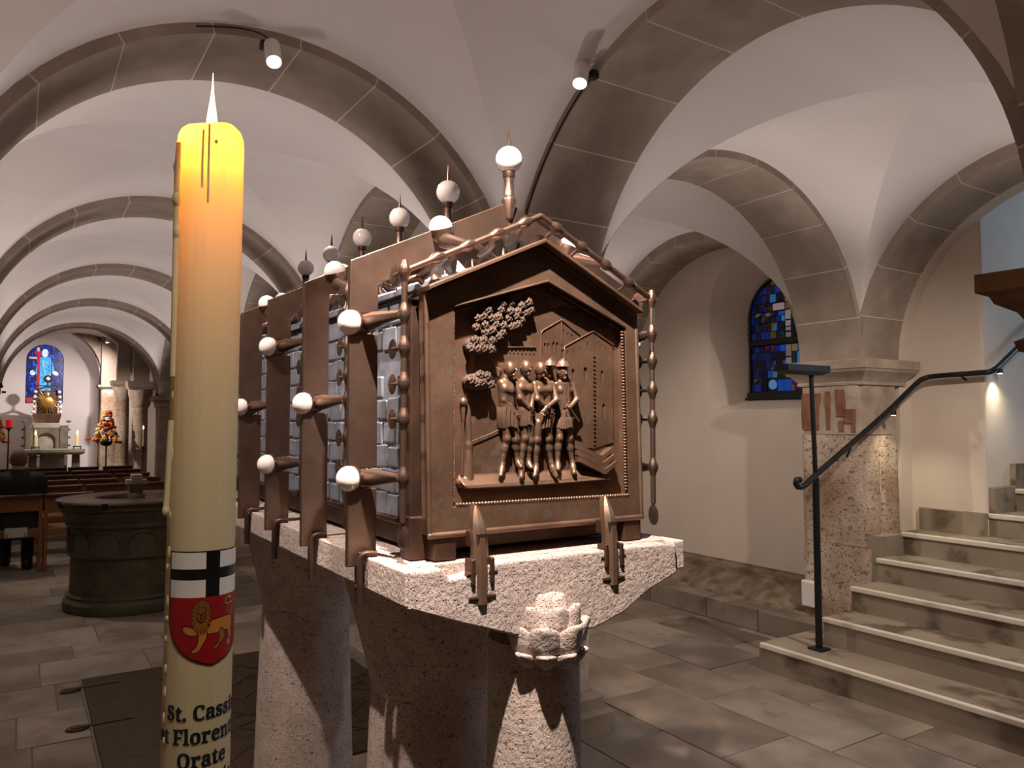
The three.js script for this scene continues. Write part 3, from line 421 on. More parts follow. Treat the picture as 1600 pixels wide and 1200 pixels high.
// ---- stone table
{
  const t = thing('stone_table', 'pinkish pitted tuff table with notched edges, lotus capital and thick columns', 'table', [SX, 0, -1.3]);
  // slab: bars between the notches that take the frames
  const NOT = [-1.5, -1.8, -2.11, -2.41, -2.71, -3.01].map((z) => z + 1.3), hw = 0.345, core = 0.325, zEnd = -2.0;
  const s = shapeOf([[-0.325, 0], [0.325, 0], [0.325, -0.052], [0.1, -0.135], [-0.1, -0.135], [-0.325, -0.052]]);
  const body = new THREE.ExtrudeGeometry(s, { depth: 2 - 0.04, bevelEnabled: false }); body.translate(0, ST, zEnd + 0.02);
  const slab = part('slab', boxUV(body), MAT.tuff, t);
  // front beam with a shallow point towards the lotus, rough chipped upper edge
  const fs = new THREE.Shape(); reseed(77); const top = []; for (let i = 0; i <= 40; i++) { const x = lerp(-hw, 0.315, i / 40); top.push([x, ST - (x > -0.27 && x < -0.19 ? 0.016 + R() * 0.006 : x > 0.29 ? 0.004 + (x - 0.29) * 0.2 : R() * 0.002)]); }
  [...top, [0.318, ST - 0.07], [0.235, ST - 0.098], [0.16, ST - 0.138], [0.08, ST - 0.16], [-0.06, ST - 0.16], [-0.12, ST - 0.145], [-0.24, ST - 0.105], [-hw, ST - 0.066]].forEach(([x, y], i) => i ? fs.lineTo(x, y) : fs.moveTo(x, y)); fs.closePath();
  part('front_beam', extrude(fs, 0.075, 0.004, -0.055), MAT.tuff, t);
  let z = 0.012; const edge = (za, zb) => { for (const sd of [-1, 1]) part('edge_block', rbox(0.034, 0.064, za - zb, 0.004, sd * (hw - 0.012), ST - 0.032, (za + zb) / 2, 2), MAT.tuff, t); };
  for (const n of NOT) { edge(z, n + 0.014); z = n - 0.014; } edge(z, zEnd);
  // columns
  for (const cz of [-0.575, -1.65]) {
    const c = part('column', lathe([[0.2, 0], [0.2, 0.06], [0.185, 0.08], [0.182, 0.3], [0.173, 0.6], [0.163, 0.86], [0.158, 0.905], [0.001, 0.905]], 40), MAT.tuffShaft, t, [0, 0, cz]);
    const cap = [[0.16, 0.905], [0.163, 0.93], [0.175, 1.0], [0.196, 1.1], [0.222, 1.215], [0.222, 1.22]];
    part('capital', loft(cap.map(([r, y], i) => { const ring = []; for (let q = 0; q < 40; q++) { const a = q / 40 * Math.PI * 2, k = i / 5, e = Math.max(Math.abs(Math.cos(a)), Math.abs(Math.sin(a))); const f = lerp(1, Math.min(1.12, 1 / e), k); ring.push(V(r * f * Math.cos(-a), y, r * f * Math.sin(-a))); } return ring; }), { angle: 0.5 }), MAT.tuffShaft, c);
  }
  part('column', lathe([[0.14, 0], [0.14, 0.05], [0.115, 0.07], [0.112, 0.3], [0.1, 0.8], [0.096, 1.15], [0.001, 1.15]], 36), MAT.tuffShaft, t, [-0.02, 0, -0.06]);
  // lotus: rows of broad rounded petals round a bud
  const lotus = part('lotus', ball(0.066, 0, 0, 0, 20, 14, [1, 0.95, 1]), MAT.tuff, t, [-0.03, 1.185, 0.0]); lotus.scale.set(1.02, 0.8, 1.02);
  const petal = (w, h, th) => { const g = new THREE.SphereGeometry(1, 18, 14), p = g.attributes.position; for (let i = 0; i < p.count; i++) { const x = p.getX(i), y = p.getY(i), z = p.getZ(i); const k = y > 0 ? 1 : 1 - 0.25 * y * y; p.setXYZ(i, x * w * k, y * h, z * th - x * x * w * 0.5 + 0.18 * h * y * y * (y > 0 ? 1 : -0.6) + (Math.abs(x) < 0.12 && z > 0 ? 0.0012 : 0)); } g.computeVertexNormals(); return boxUV(g); };
  const ringOf = (g, n, r, y, tilt, off) => { for (let i = 0; i < n; i++) { const a = (i + off) / n * Math.PI * 2; const m = part('petal', g, MAT.tuff, lotus); m.position.set(Math.sin(a) * r, y, Math.cos(a) * r); m.rotation.order = 'YXZ'; m.rotation.set(tilt, a, 0); } };
  ringOf(petal(0.036, 0.05, 0.014), 7, 0.068, -0.03, 0.14, 0.25); ringOf(petal(0.033, 0.042, 0.014), 7, 0.056, 0.018, 0.0, 0.75); ringOf(petal(0.028, 0.034, 0.014), 5, 0.035, 0.05, -0.2, 0.3); ringOf(petal(0.024, 0.026, 0.01), 9, 0.066, -0.072, 0.5, 0.1);
  part('hump', ball(0.06, 0, 0.062, -0.02, 20, 14, [1.1, 0.75, 0.8]), MAT.tuff, lotus);
  shadows(t);
}
// ---- the reliquary
const shrine = thing('reliquary_shrine', 'house-shaped bronze and silver reliquary with a sculpted front panel', 'shrine', [SX, 0, -1.342]);
{
  const O = [[-0.274, 1.377], [0.27, 1.378], [0.256, 1.851], [-0.014, 1.977], [-0.284, 1.853]], I = [[-0.222, 1.431], [0.229, 1.431], [0.222, 1.813], [0.006, 1.897], [-0.222, 1.825]];
  // front panel: back plate, face frame, rolled rim, gable moulding, beads
  const f = new THREE.Group(); f.name = 'front_panel'; shrine.add(f);
  part('back_plate', extrude(shapeOf(O.map(([x, y]) => [x * 0.985, y + (y < 1.4 ? 0.004 : -0.004)])), 0.03, 0.002, -0.057), MAT.panel, f);
  const fr = shapeOf(O); fr.holes.push(new THREE.Path(I.map(([x, y]) => new THREE.Vector2(x, y)))); part('frame', extrude(fr, 0.037, 0.0025, -0.037), MAT.panel, f);
  const roll = (a, b, r, zz) => rod([a[0], a[1], zz], [b[0], b[1], zz], r, r, 12);
  part('rim', [roll(O[0], O[1], 0.0065, -0.001), roll(O[1], O[2], 0.0055, -0.002), roll(O[4], O[0], 0.0055, -0.002), ball(0.0065, O[0][0], O[0][1], -0.001, 10, 8), ball(0.0065, O[1][0], O[1][1], -0.001, 10, 8)], MAT.panel, f);
  // gable moulding stands out and throws the dark band below it
  const bar = (pts, z0, z1) => extrude(shapeOf(pts), z1 - z0, 0.002, z0);
  part('gable_moulding', bar([[-0.29, 1.85], [-0.017, 1.976], [0.254, 1.847], [0.252, 1.856], [-0.017, 1.985], [-0.292, 1.859]], -0.03, 0.028), MAT.panel, f);
  part('gable_fillet', bar([[-0.279, 1.846], [-0.015, 1.967], [0.25, 1.843], [0.25, 1.85], [-0.015, 1.975], [-0.279, 1.853]], -0.02, 0.004), MAT.panel, f);
  part('inner_gable', bar([[-0.222, 1.825], [0.006, 1.897], [0.222, 1.813], [0.222, 1.818], [0.006, 1.903], [-0.222, 1.83]], -0.02, 0.004), MAT.panel, f);
  const beads = (a, b, n, r, sy = 1, zz = -0.002) => { const l = []; for (let i = 0; i < n; i++) { const t = (i + 0.5) / n; l.push(ball(r, lerp(a[0], b[0], t), lerp(a[1], b[1], t), zz, 8, 6, [1, sy, 1])); } return l.map((g, i) => g); };
  part('bead_row', beads([-0.217, 1.4335], [0.232, 1.43], 62, 0.0042), MAT.relief, f);
  part('bead_row', beads([0.2155, 1.806], [0.224, 1.44], 52, 0.0052, 0.55).map((g) => g), MAT.relief, f);
  part('bead_row', beads([-0.2215, 1.82], [-0.2205, 1.44], 90, 0.0014), MAT.relief, f);
  part('bead_row', [...beads([0.01, 1.892], [0.215, 1.81], 44, 0.0022, 1, -0.012), ...beads([0.0, 1.892], [-0.215, 1.819], 44, 0.0022, 1, -0.012)], MAT.panel, f);
  // ---- relief
  const G = -0.027;   // level of the relief ground
  const r = new THREE.Group(); r.name = 'relief'; shrine.add(r);
  const plate = (name, pts, z1, bev = 0.0012, mat = MAT.relief, z0 = G - 0.002) => part(name, extrude(shapeOf(pts), z1 - z0, bev, z0), mat, r);
  // clouds
  const scal = (pts) => { const s = new THREE.Shape(); s.moveTo(...pts[0]); for (let i = 1; i < pts.length; i++) { const q = pts[i]; q.length === 4 ? s.quadraticCurveTo(...q) : s.lineTo(...q); } s.closePath(); return s; };
  part('cloud', extrude(scal([[-0.069, 1.858], [-0.045, 1.856, -0.03, 1.864], [-0.022, 1.872, -0.019, 1.877], [0, 1.868, 0.015, 1.874], [0.024, 1.872, 0.033, 1.879], [0.028, 1.889], [0.006, 1.899], [-0.012, 1.896], [-0.069, 1.876]]), 0.009, 0.002, G - 0.002), MAT.relief, r);
  part('cloud', extrude(scal([[-0.034, 1.862], [-0.012, 1.846, 0.008, 1.848], [0.02, 1.849, 0.024, 1.857], [0.035, 1.843, 0.052, 1.851], [0.06, 1.854, 0.066, 1.86], [0.078, 1.852, 0.09, 1.853], [0.1, 1.857, 0.12, 1.855], [0.05, 1.882], [-0.02, 1.882]]), 0.006, 0.0015, G - 0.002), MAT.relief, r);
  // far wall with battlements
  plate('town_wall', [[-0.1, 1.752], [-0.009, 1.757], [-0.009, 1.76], [-0.1, 1.755]], G + 0.004, 0.0008);
  for (let i = 0; i < 9; i++) plate('battlement', [[-0.096 + i * 0.01, 1.743], [-0.0925 + i * 0.01, 1.743], [-0.0925 + i * 0.01, 1.75], [-0.096 + i * 0.01, 1.75]], G + 0.0015, 0.0005);
  // towers: two faces meeting in an edge, with window openings
  const face = (name, pts, wins, z1) => { const s = shapeOf(pts); for (const [x, y, w, h] of wins) { const p = new THREE.Path(); p.moveTo(x - w, y - h); p.lineTo(x - w, y + h - w); p.absarc(x, y + h - w, w, Math.PI, 0, true); p.lineTo(x + w, y - h); p.closePath(); s.holes.push(p); } const g = new THREE.ExtrudeGeometry(s, { depth: z1, bevelEnabled: false, curveSegments: 6 }); g.translate(0, 0, G - 0.001); return part(name, boxUV(g), MAT.panel, r); };
  face('tower_wall', [[0.004, 1.72], [0.059, 1.72], [0.059, 1.822], [0.004, 1.793]], [[0.015, 1.757, 0.0028, 0.0125], [0.0235, 1.757, 0.0028, 0.0125], [0.0375, 1.76, 0.003, 0.0125], [0.0475, 1.76, 0.003, 0.0125]], 0.004);
  face('tower_wall', [[0.059, 1.755], [0.113, 1.785], [0.113, 1.79], [0.059, 1.822]], [[0.067, 1.797, 0.002, 0.005], [0.078, 1.791, 0.002, 0.005], [0.088, 1.787, 0.002, 0.005]], 0.003);
  face('tower_wall', [[0.067, 1.545], [0.15, 1.537], [0.15, 1.802], [0.067, 1.763]], [[0.09, 1.702, 0.004, 0.013], [0.125, 1.706, 0.0045, 0.014], [0.12, 1.594, 0.0145, 0.06], [0.076, 1.752, 0.0014, 0.004], [0.092, 1.758, 0.0014, 0.004], [0.11, 1.764, 0.0014, 0.004], [0.131, 1.773, 0.0014, 0.004]], 0.005);
  face('tower_wall', [[0.15, 1.537], [0.206, 1.55], [0.206, 1.774], [0.15, 1.802]], [[0.174, 1.7, 0.004, 0.0145], [0.178, 1.622, 0.0042, 0.016], [0.162, 1.777, 0.0014, 0.004], [0.174, 1.771, 0.0014, 0.004], [0.186, 1.766, 0.0014, 0.004]], 0.0038);
  const ridge = (pts, w = 0.0014) => part('ridge', tube(pts.map(([x, y]) => [x, y, G + 0.004]), w, 24, 6, false, 0.0), MAT.relief, r);
  ridge([[0.004, 1.725], [0.004, 1.793], [0.059, 1.823], [0.113, 1.791]]); ridge([[0.067, 1.7], [0.067, 1.763], [0.148, 1.803], [0.206, 1.775]], 0.002); ridge([[0.059, 1.822], [0.059, 1.77]], 0.0008);
  for (let i = 0; i < 22; i++) plate('quoin', [[0.146, 1.545 + i * 0.0095], [0.154, 1.545 + i * 0.0095], [0.154, 1.5462 + i * 0.0095], [0.146, 1.5462 + i * 0.0095]], G + 0.0052, 0.0003);
  ridge([[-0.167, 1.558], [-0.129, 1.571], [-0.099, 1.582]], 0.001); ridge([[-0.129, 1.571], [-0.129, 1.62], [-0.128, 1.7]], 0.0007);
  // steps at the tower foot: three chevron slabs, each lower one standing further out
  [[0.016, 0], [0.021, -0.0145], [0.026, -0.029]].forEach(([z1, dy], i) => plate('chevron_step', [[0.086 + i * 0.002, 1.55 + dy], [0.163, 1.521 + dy], [0.191 + i * 0.003, 1.539 + dy], [0.191 + i * 0.003, 1.528 + dy], [0.164, 1.507 + dy], [0.087 + i * 0.002, 1.538 + dy]], G + z1, 0.001));
  // ground ledge: projecting slab with the deep shadow under it
  { const s = new THREE.Shape(); s.moveTo(-0.2, 1.49); s.lineTo(0.19, 1.492); s.lineTo(0.192, 1.474); s.quadraticCurveTo(0.188, 1.468, 0.17, 1.466); s.quadraticCurveTo(0.0, 1.46, -0.185, 1.462); s.quadraticCurveTo(-0.2, 1.466, -0.2, 1.49);
    const g = extrude(s, 0.026, 0.003, G - 0.004, 2, 10); const p = g.attributes.position; for (let i = 0; i < p.count; i++) { const k = clamp((p.getY(i) - 1.466) / 0.026); if (p.getZ(i) > G) p.setZ(i, lerp(p.getZ(i), G + 0.002, smooth(0, 1, k) * 0.9)); } g.computeVertexNormals(); part('ground_ledge', g, MAT.relief, r); }
  // tree: trunk, branches and clustered leaf heads
  part('trunk', net(field([capsule([-0.175, 1.478, G], [-0.174, 1.55, G], 0.013, 0.0075), capsule([-0.174, 1.55, G], [-0.177, 1.66, G], 0.0075, 0.006), capsule([-0.177, 1.655, G], [-0.166, 1.74, G], 0.006, 0.006), capsule([-0.166, 1.74, G], [-0.13, 1.79, G], 0.006, 0.005), capsule([-0.192, 1.475, G], [-0.165, 1.475, G], 0.012, 0.008)], 0.006), [-0.21, 1.46, G - 0.004], [-0.11, 1.81, G + 0.02], 0.0022), MAT.relief, r);
  part('lantern_pole', [rod([-0.192, 1.49, G + 0.006], [-0.19, 1.635, G + 0.006], 0.0028), ball(0.009, -0.19, 1.637, G + 0.008, 10, 8, [1, 1.1, 0.8]), rod([-0.19, 1.598, G + 0.006], [-0.19, 1.634, G + 0.006], 0.0035, 0.0065)], MAT.relief, r);
  const lumps = [[-0.081, 1.86], [-0.082, 1.848], [-0.119, 1.84], [-0.103, 1.844], [-0.055, 1.843], [-0.037, 1.852], [-0.031, 1.836], [-0.044, 1.829], [-0.064, 1.83], [-0.082, 1.829], [-0.086, 1.814], [-0.069, 1.82], [-0.054, 1.814], [-0.065, 1.803], [-0.079, 1.797], [-0.137, 1.827], [-0.106, 1.831], [-0.161, 1.809], [-0.146, 1.815], [-0.129, 1.811], [-0.112, 1.815], [-0.144, 1.796], [-0.119, 1.799], [-0.1, 1.799], [-0.164, 1.79], [-0.127, 1.787], [-0.142, 1.781], [-0.101, 1.784], [-0.112, 1.774], [-0.127, 1.765]];
  reseed(5);
  const leafHead = (x, y, z, s) => { const l = [ball(s * 0.82, x, y, z, 12, 9, [1.1, 0.9, 0.75])]; for (let i = 0; i < 8; i++) { const a = i * 2.4, q = 0.62 * Math.sqrt((i + 0.6) / 8.5) * 1.1; l.push(ball(s * 0.34, x + Math.cos(a) * q * s, y + Math.sin(a) * q * s * 0.85, z + s * 0.44 * (1.25 - q * 0.75), 8, 6)); } return l; };
  for (const [x, y] of lumps) part('leaf_head', leafHead(x, y, G + 0.012 + rr(-0.002, 0.003), rr(0.0112, 0.013)), MAT.foliage, r);
  for (const [cx, cy, w, pts] of [[-0.158, 1.757, 0.033, [[-0.171, 1.762], [-0.152, 1.763], [-0.181, 1.746], [-0.165, 1.746], [-0.149, 1.747], [-0.134, 1.746]]], [-0.159, 1.683, 0.033, [[-0.18, 1.682], [-0.159, 1.692], [-0.143, 1.69], [-0.135, 1.674], [-0.154, 1.678], [-0.167, 1.676]]]]) { part('crown', ball(w, cx, cy - 0.004, G + 0.006, 16, 12, [1, 0.55, 0.7]), MAT.foliage, r); for (const [x, y] of pts) part('leaf_head', leafHead(x, y, G + 0.02, 0.013), MAT.foliage, r); }
  // figures (joints read off the panel), each one continuous body
  const figure = (F, cell = 0.0019) => {
    const b = [], d = F.z ?? 0.012, zz = G + d, c = (p, q, ra, rb, o = 0, o2 = o) => b.push(capsule([p[0], p[1], zz + o], [q[0], q[1], zz + o2], ra, rb));
    const [hx, hy] = F.head, hr = F.hr ?? 0.0142;
    b.push(ellipsoid([hx, hy, zz + 0.006], [hr * 0.86, hr * 1.18, hr])); const fx = F.look ?? 0;      // head, with brow, nose and chin
    if (F.neck) c(F.neck, [hx, hy - hr * 0.6], 0.0062, 0.0056, 0.001, 0.003);
    if (F.sh) { const [l, q] = F.sh, m = [(l[0] + q[0]) / 2, (l[1] + q[1]) / 2]; c(l, q, 0.0092, 0.0092); c([lerp(l[0], m[0], 0.45), l[1] - 0.008], [F.waist[0] - 0.007, F.waist[1]], 0.0125, 0.0095); c([lerp(q[0], m[0], 0.45), q[1] - 0.008], [F.waist[0] + 0.007, F.waist[1]], 0.0125, 0.0095); c([l[0] * 0.6 + m[0] * 0.4, l[1] - 0.012], [q[0] * 0.6 + m[0] * 0.4, q[1] - 0.012], 0.009, 0.009, 0.006); c(m, F.neck, 0.009, 0.006); }
    for (const leg of F.legs ?? []) { const [h, k, a, t] = leg; c(h, k, 0.0115, 0.0078, 0.001, 0.003); c(k, k, 0.0086, 0.0086, 0.004); c([k[0], k[1] - 0.004], [lerp(k[0], a[0], 0.4), lerp(k[1], a[1], 0.4)], 0.0074, 0.008, 0.002, 0); c([lerp(k[0], a[0], 0.35), lerp(k[1], a[1], 0.35)], a, 0.0078, 0.0046, 0, 0); c(a, [lerp(a[0], t[0], 0.4), lerp(a[1], t[1], 0.4) - 0.003], 0.0052, 0.006, 0.001, 0.004); c([lerp(a[0], t[0], 0.3), lerp(a[1], t[1], 0.3) - 0.003], t, 0.0058, 0.005, 0.004, 0.011); }
    if (F.waist && F.legs?.length) c(F.waist, [(F.legs[0][0][0] + F.legs[1][0][0]) / 2, F.legs[0][0][1] + 0.008], 0.0125, 0.014);
    const body = net(field(b, 0.0045), [Math.min(...F.box.map((p) => p[0])) - 0.02, Math.min(...F.box.map((p) => p[1])) - 0.012, G - 0.004], [Math.max(...F.box.map((p) => p[0])) + 0.02, Math.max(...F.box.map((p) => p[1])) + 0.02, G + 0.045], cell);
    const extra = [];
    // arms, hands and faces get a finer net of their own and are merged into the same body
    for (const A of F.arms ?? []) {
      const [s, e, h] = A, o = A[3] ?? 0.008, l = [capsule([s[0], s[1], zz + 0.002], [e[0], e[1], zz + o], 0.0078, 0.0062), capsule([e[0], e[1], zz + o], [h[0], h[1], zz + o + 0.006], 0.0062, 0.0042)];
      const dx = h[0] - e[0], dy = h[1] - e[1], L = Math.hypot(dx, dy) || 1, ux = dx / L, uy = dy / L, px = -uy, py = ux, z2 = zz + o + 0.006, hd = A[4] ?? [ux, uy], qx = -hd[1], qy = hd[0];
      l.push(capsule([h[0], h[1], z2], [h[0] + hd[0] * 0.009, h[1] + hd[1] * 0.009, z2], 0.0048, 0.0055, 1.5));
      const fing = [-0.0048, -0.0016, 0.0016, 0.0048].map((w, i) => capsule([h[0] + hd[0] * 0.011 + qx * w, h[1] + hd[1] * 0.011 + qy * w, z2], [h[0] + hd[0] * (0.0195 - Math.abs(i - 1.4) * 0.0015) + qx * w * 1.35, h[1] + hd[1] * (0.0195 - Math.abs(i - 1.4) * 0.0015) + qy * w * 1.35, z2 + 0.001], 0.0017, 0.0013));
      fing.push(capsule([h[0] + hd[0] * 0.003 + qx * 0.005, h[1] + hd[1] * 0.003 + qy * 0.005, z2], [h[0] + hd[0] * 0.009 + qx * 0.0092, h[1] + hd[1] * 0.009 + qy * 0.0092, z2 + 0.001], 0.0019, 0.0014));
      const main = field(l, 0.004), ff = (x, y, z) => { let q = main(x, y, z); for (const k of fing) q = smin(q, k(x, y, z), 0.0012); return q; }, xs = [s[0], e[0], h[0], h[0] + hd[0] * 0.02], ys = [s[1], e[1], h[1], h[1] + hd[1] * 0.02];
      extra.push(net(ff, [Math.min(...xs) - 0.011, Math.min(...ys) - 0.011, G - 0.002], [Math.max(...xs) + 0.011, Math.max(...ys) + 0.011, zz + 0.03], 0.0011));
    }
    { const f = [ellipsoid([hx, hy, zz + 0.006], [hr * 0.84, hr * 1.15, hr * 0.98])], fz = zz + 0.006 + hr * 0.86, ox = fx * hr * 0.7;
      f.push(capsule([hx + ox, hy + hr * 0.12, fz - Math.abs(fx) * 0.002], [hx + ox * 1.15, hy - hr * 0.28, fz + 0.0022], 0.0011, 0.0018)); f.push(capsule([hx + ox - hr * 0.5, hy + hr * 0.2, fz - 0.0014], [hx + ox + hr * 0.5, hy + hr * 0.2, fz - 0.0014], 0.0014, 0.0014)); f.push(capsule([hx + ox * 0.9 - 0.002, hy - hr * 0.62, fz - 0.0018], [hx + ox * 0.9 + 0.002, hy - hr * 0.62, fz - 0.0018], 0.0013, 0.0013)); f.push(ellipsoid([hx + ox * 0.6, hy - hr * 0.95, fz - 0.0035], [0.0042, 0.0035, 0.004]));
      for (const sd of [-1, 1]) f.push(ellipsoid([hx + sd * hr * 0.84 + ox * 0.1, hy - hr * 0.02, zz + 0.005], [0.0018, 0.0034, 0.0028]));
      const base = field(f, 0.0018), eyes = [-1, 1].map((sd) => ellipsoid([hx + ox + sd * hr * 0.34, hy - hr * 0.02, fz + 0.0004 - (Math.abs(fx) > 0.3 && sd * fx < 0 ? 0.002 : 0)], [0.0022, 0.0014, 0.0022]));
      const ff = (x, y, z) => { let q = base(x, y, z); for (const e of eyes) q = Math.max(q, -e(x, y, z)); return q; };
      extra.push(net(ff, [hx - hr * 1.5, hy - hr * 1.7, zz - 0.008], [hx + hr * 1.5, hy + hr * 1.5, zz + 0.024], 0.0008)); }
    return part('figure', [body, ...extra], MAT.relief, r);
  };
  const cloth = (pts, fig, zz = 0.02, folds = 9, mat = MAT.relief, name = 'loincloth', amp = 0.0022) => { // a wrapped cloth: rows of [x0, x1, y] bulging outwards with slanting folds
    const rings = [], n = 40; for (const [i, [x0, x1, y]] of pts.entries()) { const row = []; for (let j = 0; j <= n; j++) { const u = j / n, b = Math.sqrt(Math.max(0, 1 - (2 * u - 1) ** 2)); row.push(V(lerp(x0, x1, u), y + (i ? 0.002 * Math.sin(u * 9 + i) : 0), G + zz * b * 0.98 + 0.004 + amp * Math.sin(u * folds * 6.28 + i * 0.9) * b)); } rings.push(row); }
    const geo = loft(rings.reverse(), { closed: false, angle: 1.2 }); const m = new THREE.Mesh(geo, mat); m.name = name; m.castShadow = m.receiveShadow = true; r.add(m); };
  const A = figure({ head: [-0.085, 1.708], look: 0.75, neck: [-0.092, 1.69], sh: [[-0.101, 1.678], [-0.08, 1.674]], waist: [-0.087, 1.625], arms: [[[-0.1, 1.677], [-0.098, 1.642], [-0.078, 1.617], 0.004, [0.75, -0.66]]], legs: [[[-0.092, 1.6], [-0.09, 1.562], [-0.099, 1.508], [-0.11, 1.487]], [[-0.073, 1.597], [-0.068, 1.56], [-0.062, 1.517], [-0.06, 1.503]]], box: [[-0.12, 1.48], [-0.05, 1.73]], z: 0.01 });
  cloth([[-0.107, -0.07, 1.628], [-0.109, -0.067, 1.622], [-0.11, -0.064, 1.61], [-0.109, -0.062, 1.596], [-0.106, -0.06, 1.586]], A, 0.023, 5);
  const B = figure({ head: [-0.047, 1.711], look: 0.25, neck: [-0.049, 1.69], sh: [[-0.066, 1.68], [-0.031, 1.678]], waist: [-0.048, 1.622], arms: [[[-0.066, 1.679], [-0.063, 1.647], [-0.043, 1.627], 0.009, [0.55, -0.83]], [[-0.031, 1.677], [-0.029, 1.65], [-0.036, 1.63], 0.006, [-0.4, -0.9]]], legs: [[[-0.046, 1.596], [-0.047, 1.562], [-0.054, 1.51], [-0.061, 1.482]], [[-0.035, 1.588], [-0.034, 1.556], [-0.036, 1.513], [-0.036, 1.501]]], box: [[-0.07, 1.475], [-0.02, 1.735]], z: 0.013 });
  cloth([[-0.068, -0.028, 1.62], [-0.067, -0.027, 1.61], [-0.066, -0.026, 1.598], [-0.064, -0.026, 1.59]], B, 0.026, 5);
  const C = figure({ head: [-0.0105, 1.709], look: 0.35, neck: [-0.005, 1.69], sh: [[-0.023, 1.676], [0.023, 1.677]], waist: [0, 1.622], arms: [[[-0.023, 1.675], [-0.022, 1.645], [0.004, 1.625], 0.012, [0.5, -0.86]], [[0.024, 1.676], [0.025, 1.644], [-0.005, 1.627], 0.015, [-0.6, -0.8]]], legs: [[[-0.013, 1.594], [-0.017, 1.558], [-0.018, 1.503], [-0.029, 1.484]], [[0.011, 1.594], [0.013, 1.56], [0.021, 1.51], [0.027, 1.481]]], box: [[-0.035, 1.475], [0.04, 1.735]], z: 0.015 });
  cloth([[-0.021, 0.022, 1.618], [-0.022, 0.023, 1.606], [-0.023, 0.024, 1.592], [-0.021, 0.022, 1.584]], C, 0.028, 6);
  for (const q of [A, B, C]) { }
  const cord = (x, y, z) => part('binding', tube([[x - 0.006, y, z], [x, y + 0.001, z + 0.006], [x + 0.006, y, z], [x, y - 0.001, z - 0.005]], 0.0011, 24, 6, true), MAT.relief, r);
  cord(0, 1.6265, G + 0.034); cord(-0.04, 1.6285, G + 0.03);
  figure({ head: [0.017, 1.708], look: 0.3, hr: 0.012, neck: [0.018, 1.69], sh: [[0.012, 1.683], [0.028, 1.683]], waist: [0.02, 1.66], legs: [], box: [[0.0, 1.65], [0.035, 1.73]], z: 0.004 });
  const E2 = figure({ head: [0.051, 1.705], look: 0, neck: [0.051, 1.687], hr: 0.0135, sh: [[0.037, 1.678], [0.077, 1.678]], waist: [0.056, 1.622], arms: [[[0.08, 1.677], [0.086, 1.646], [0.062, 1.628], 0.01, [-0.8, 0.3]]], legs: [[[0.046, 1.592], [0.043, 1.562], [0.041, 1.509], [0.035, 1.495]], [[0.067, 1.592], [0.07, 1.561], [0.081, 1.508], [0.078, 1.486]]], box: [[0.025, 1.48], [0.1, 1.73]], z: 0.012 });
  cloth([[0.036, 0.078, 1.682], [0.034, 0.077, 1.665], [0.035, 0.075, 1.64], [0.036, 0.075, 1.612], [0.034, 0.079, 1.603]], E2, 0.026, 2, MAT.mail, 'mail_shirt', 0.0005);
  cloth([[0.036, 0.078, 1.607], [0.033, 0.08, 1.596], [0.031, 0.082, 1.584]], E2, 0.028, 11, MAT.relief, 'kilt', 0.0016);
  // helmets
  for (const [x, y, s, par] of [[0.051, 1.717, 0.0148, E2], [0.017, 1.718, 0.0132, null]]) { const g = [lathe([[0.001, s * 1.15], [s * 0.35, s * 1.1], [s * 0.8, s * 0.65], [s * 0.98, 0.1 * s], [s * 1.08, 0], [s * 0.9, 0]], 20).translate(x, y, G + 0.019), tube([[x, y + s * 0.6, G + 0.008], [x, y + s * 1.2, G + 0.016], [x, y + s * 0.9, G + 0.027]], 0.0022, 14, 6)]; part('helmet', g, MAT.relief, r); }
  part('sword', [rod([0.062, 1.626, G + 0.03], [0.093, 1.598, G + 0.02], 0.0022, 0.0028), ball(0.003, 0.059, 1.629, G + 0.03, 8, 6)], MAT.relief, r);
  part('shield', lathe([[0.001, 0.006], [0.018, 0.003], [0.024, 0], [0.001, 0]], 24).rotateX(Math.PI / 2).scale(0.62, 1.25, 1).translate(0.083, 1.603, G), MAT.relief, r);
  part('quiver', extrude(shapeOf([[-0.105, 1.69], [-0.122, 1.705], [-0.112, 1.712], [-0.097, 1.708]]), 0.006, 0.0015, G - 0.001), MAT.relief, r);
  // spear of the guard behind
  part('spear', [rod([0.027, 1.6, G + 0.01], [0.027, 1.72, G + 0.01], 0.0014), lathe([[0.001, 0.02], [0.003, 0.006], [0.001, 0]], 8).translate(0.027, 1.712, G + 0.01)], MAT.relief, r);
  // ---- body behind the panel
  const L = 1.62;
  part('base_box', [rbox(0.5, 0.05, L, 0.004, 0, ST + 0.035, -0.06 - L / 2)], MAT.bronzeDark, shrine);
  for (const x of [-0.24, 0.24]) part('plinth_foot', rbox(0.05, 0.05, 0.06, 0.004, x, ST + 0.027, -0.03), MAT.bronzeDark, shrine);
  part('sill', [rbox(0.56, 0.012, L, 0.003, 0, ST + 0.066, -0.06 - L / 2)], MAT.bronzeDark, shrine);
  for (const sd of [-1, 1]) {
    part('corner_post', [rbox(0.034, 0.44, 0.036, 0.004, sd * 0.278, ST + 0.3, -0.065), rbox(0.044, 0.085, 0.05, 0.004, sd * 0.277, ST + 0.044, -0.06)], MAT.bronzeDark, shrine);
    part('post_hook', [tube([[sd * 0.285, 1.83, -0.06], [sd * 0.3, 1.85, -0.06], [sd * 0.305, 1.872, -0.05], [sd * 0.288, 1.885, -0.04], [sd * 0.272, 1.875, -0.04]], 0.006, 20, 8), rbox(0.05, 0.012, 0.04, 0.003, sd * 0.27, 1.845, -0.06)], MAT.bronze, shrine);
  }
